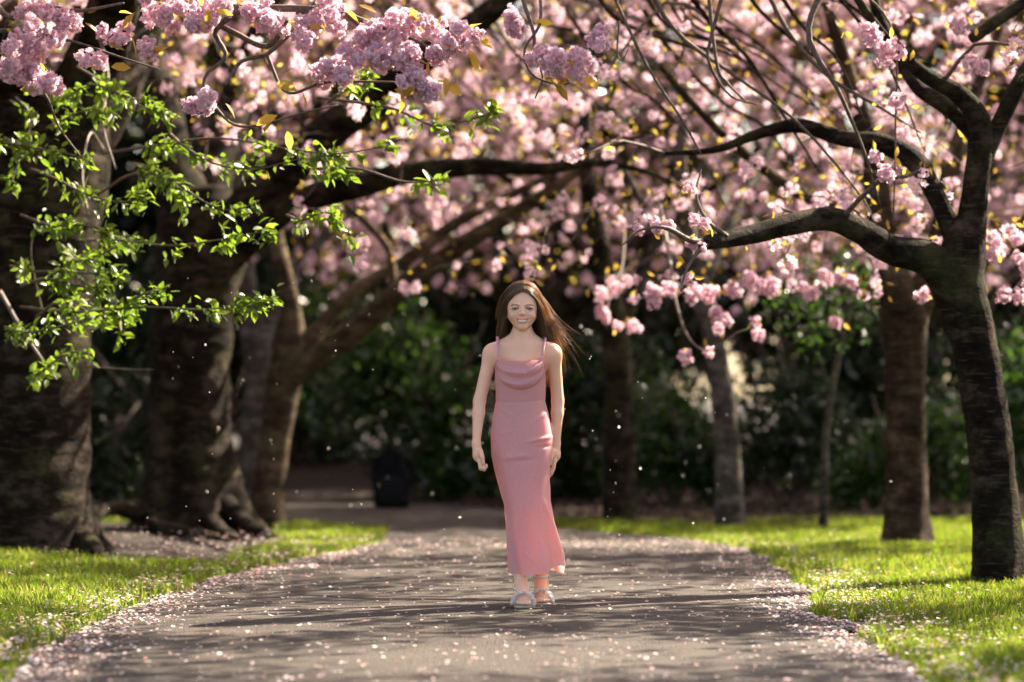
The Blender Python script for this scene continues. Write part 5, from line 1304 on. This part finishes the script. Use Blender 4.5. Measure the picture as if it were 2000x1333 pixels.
# loose flyaways on the wind
fg = [[(.03, -.02, 1.356), (.075, .0, 1.305), (.10, .02, 1.25), (.135, .03, 1.20), (.175, .03, 1.165), (.215, .03, 1.14)],
      [(.03, .02, 1.360), (.080, .02, 1.30), (.108, .03, 1.23), (.145, .04, 1.185), (.185, .04, 1.155), (.222, .04, 1.165)],
      [(.03, .02, 1.36), (.085, .03, 1.29), (.118, .04, 1.21), (.150, .05, 1.12), (.172, .05, 1.04), (.19, .05, .97)],
      [(.03, .02, 1.36), (.085, .03, 1.29), (.118, .04, 1.20), (.155, .05, 1.10), (.178, .05, 1.00), (.176, .05, .90)]]
strand_mesh(hm, strands(190, fg, .006, .020), .0006)
tg_ = [[(.0, -.0, 1.37), (.015, .0, 1.382), (.035, .01, 1.379), (.055, .02, 1.362), (.07, .03, 1.34)], [(.0, .02, 1.37), (.03, .02, 1.382), (.055, .03, 1.374), (.075, .03, 1.35), (.09, .04, 1.32)]]
strand_mesh(hm, strands(9, tg_, .012, .012), .0004)
lg_ = [[(-.06, .0, 1.32), (-.082, .01, 1.27), (-.094, .02, 1.255), (-.099, .02, 1.262)], [(-.07, .01, 1.28), (-.088, .03, 1.2), (-.096, .04, 1.15), (-.098, .04, 1.12)]]
strand_mesh(hm, strands(40, lg_, .003, .006), .0005)
hair = obj('hair', hm.mesh('hair', [M['hair']]), girl)

# ------------------------------------------------------------------ small things
# rucksack on the far path
M['nylon'] = mat_simple('black_nylon', (.006, .006, .007), .8, (.004, .004, .005), ns=60, spec=.05)
M['nylon2'] = mat_simple('dark_grey_nylon', (.012, .012, .013), .8, (.008, .008, .009), ns=60, spec=.05)
bx, by = (766 - 1000) / FPX * 23.6, 23.6; bz0 = float(path_z(np.array(bx), np.array(by))) + .0
bag = empty('rucksack', (bx, by, .010)); tag(bag, 'black rucksack standing on the far shaded path by the bushes', 'rucksack')
def rounded(w, d, h, taper, seed, n=28, m=18):
    V = []
    for i in range(m + 1):
        t = i / m; zt = h * t; s = (1 - (2 * t - 1) ** 8) ** .25 if 0 < t < 1 else .15; s *= 1 - taper * t ** 2
        for k in range(n):
            a_ = 2 * math.pi * k / n; ca, sa = math.cos(a_), math.sin(a_)
            V.append([w * s * np.sign(ca) * abs(ca) ** .6, d * s * np.sign(sa) * abs(sa) ** .6, zt])
    V = np.array(V); V += (np.c_[vnoise(V, 9, seed), vnoise(V, 9, seed + 1), np.zeros(len(V))] - .5) * .03
    i = np.arange(m)[:, None] * n; j = np.arange(n)[None]; k = (j + 1) % n
    F = [np.stack([i + j, i + k, i + n + k, i + n + j], -1).reshape(-1, 4)]
    V = np.vstack([V, [0, 0, 0], [0, 0, h]]); j = np.arange(n); k = (j + 1) % n
    F.append(np.stack([k, j, np.full(n, (m + 1) * n)], -1)); F.append(np.stack([m * n + j, m * n + k, np.full(n, (m + 1) * n + 1)], -1)); return V, F
V, F = rounded(.155, .11, .5, .6, 1); obj('body', make_mesh('body', V, F, [M['nylon']]), bag)
V, F = rounded(.11, .05, .24, .25, 2); obj('pocket', make_mesh('pocket', V, F, [M['nylon2']]), bag, loc=(0, -.105, .03))
V, fs = tube(catmull([(-.04, 0, .48), (-.02, 0, .53), (.02, 0, .53), (.04, 0, .48)], 10), .008, 6); obj('handle', make_mesh('handle', V, fs, [M['nylon2']]), bag)
for sx in (-1, 1):
    V, F = ribbon([(sx * .08, .10, .42), (sx * .13, .15, .36), (sx * .15, .16, .22), (sx * .10, .11, .08)], .05, .006); obj('strap', make_mesh('strap', V, F, [M['nylon2']]), bag)
# clods of dark earth
M['clod'] = mat_simple('dark_earth', (.03, .02, .014), .9, (.012, .009, .007), bump=.8, ns=60)
def clod(px, py, r, lab):
    Y = CAM_H * FPX / (py - HORIZON); x = (px - 1000) / FPX * Y
    V, F = sphere(1.0, 16, 12); V = V * (1 + .6 * (vnoise(V, 2.3, int(px)) - .5))[:, None] * np.array([r, r * .8, r * .6])
    tag(obj('clod', make_mesh('clod', V, F, [M['clod']]), loc=(x, Y, float(ground_z(x, Y)) + r * .4)), lab, 'clod', 'clods of dark earth')
clod(1790, 1286, .026, 'small black clod of earth at the right edge of the path among petals'); clod(1622, 1112, .05, 'brown clod of earth on the sunlit right lawn')

# petals drifting in the air
pv = np.array([[-1, 0, 0.2], [-.4, .7, .1], [.5, .75, .25], [1, 0, .15], [.5, -.7, .3], [-.45, -.65, .05], [0, 0, -.1]])
pfm = make_mesh('drifting_petal', pv, np.array([[0, 6, 1], [1, 6, 2], [2, 6, 3], [3, 6, 4], [4, 6, 5], [5, 6, 0]]), [M['fluff']], smooth=False)
ar = np.random.default_rng(66)
for k in range(150):
    Y = float(ar.choice([ar.uniform(11.6, 13.6), ar.uniform(14, 17), ar.uniform(17, 22)])); px = ar.uniform(330, 1500) if ar.random() < .8 else ar.uniform(0, 2000); py = ar.uniform(540, 1060)
    if 900 < px < 1130 and Y < 13: continue
    o = obj('drifting_petal', pfm, loc=tuple(P(px, py, Y)), rot=rot_e(ar), scale=float(ar.uniform(.0018, .0036) if Y < 13.6 else ar.uniform(.003, .007)))
    tag(o, 'tiny pale petal drifting in the air above the path', 'petal', 'petals drifting in the air')
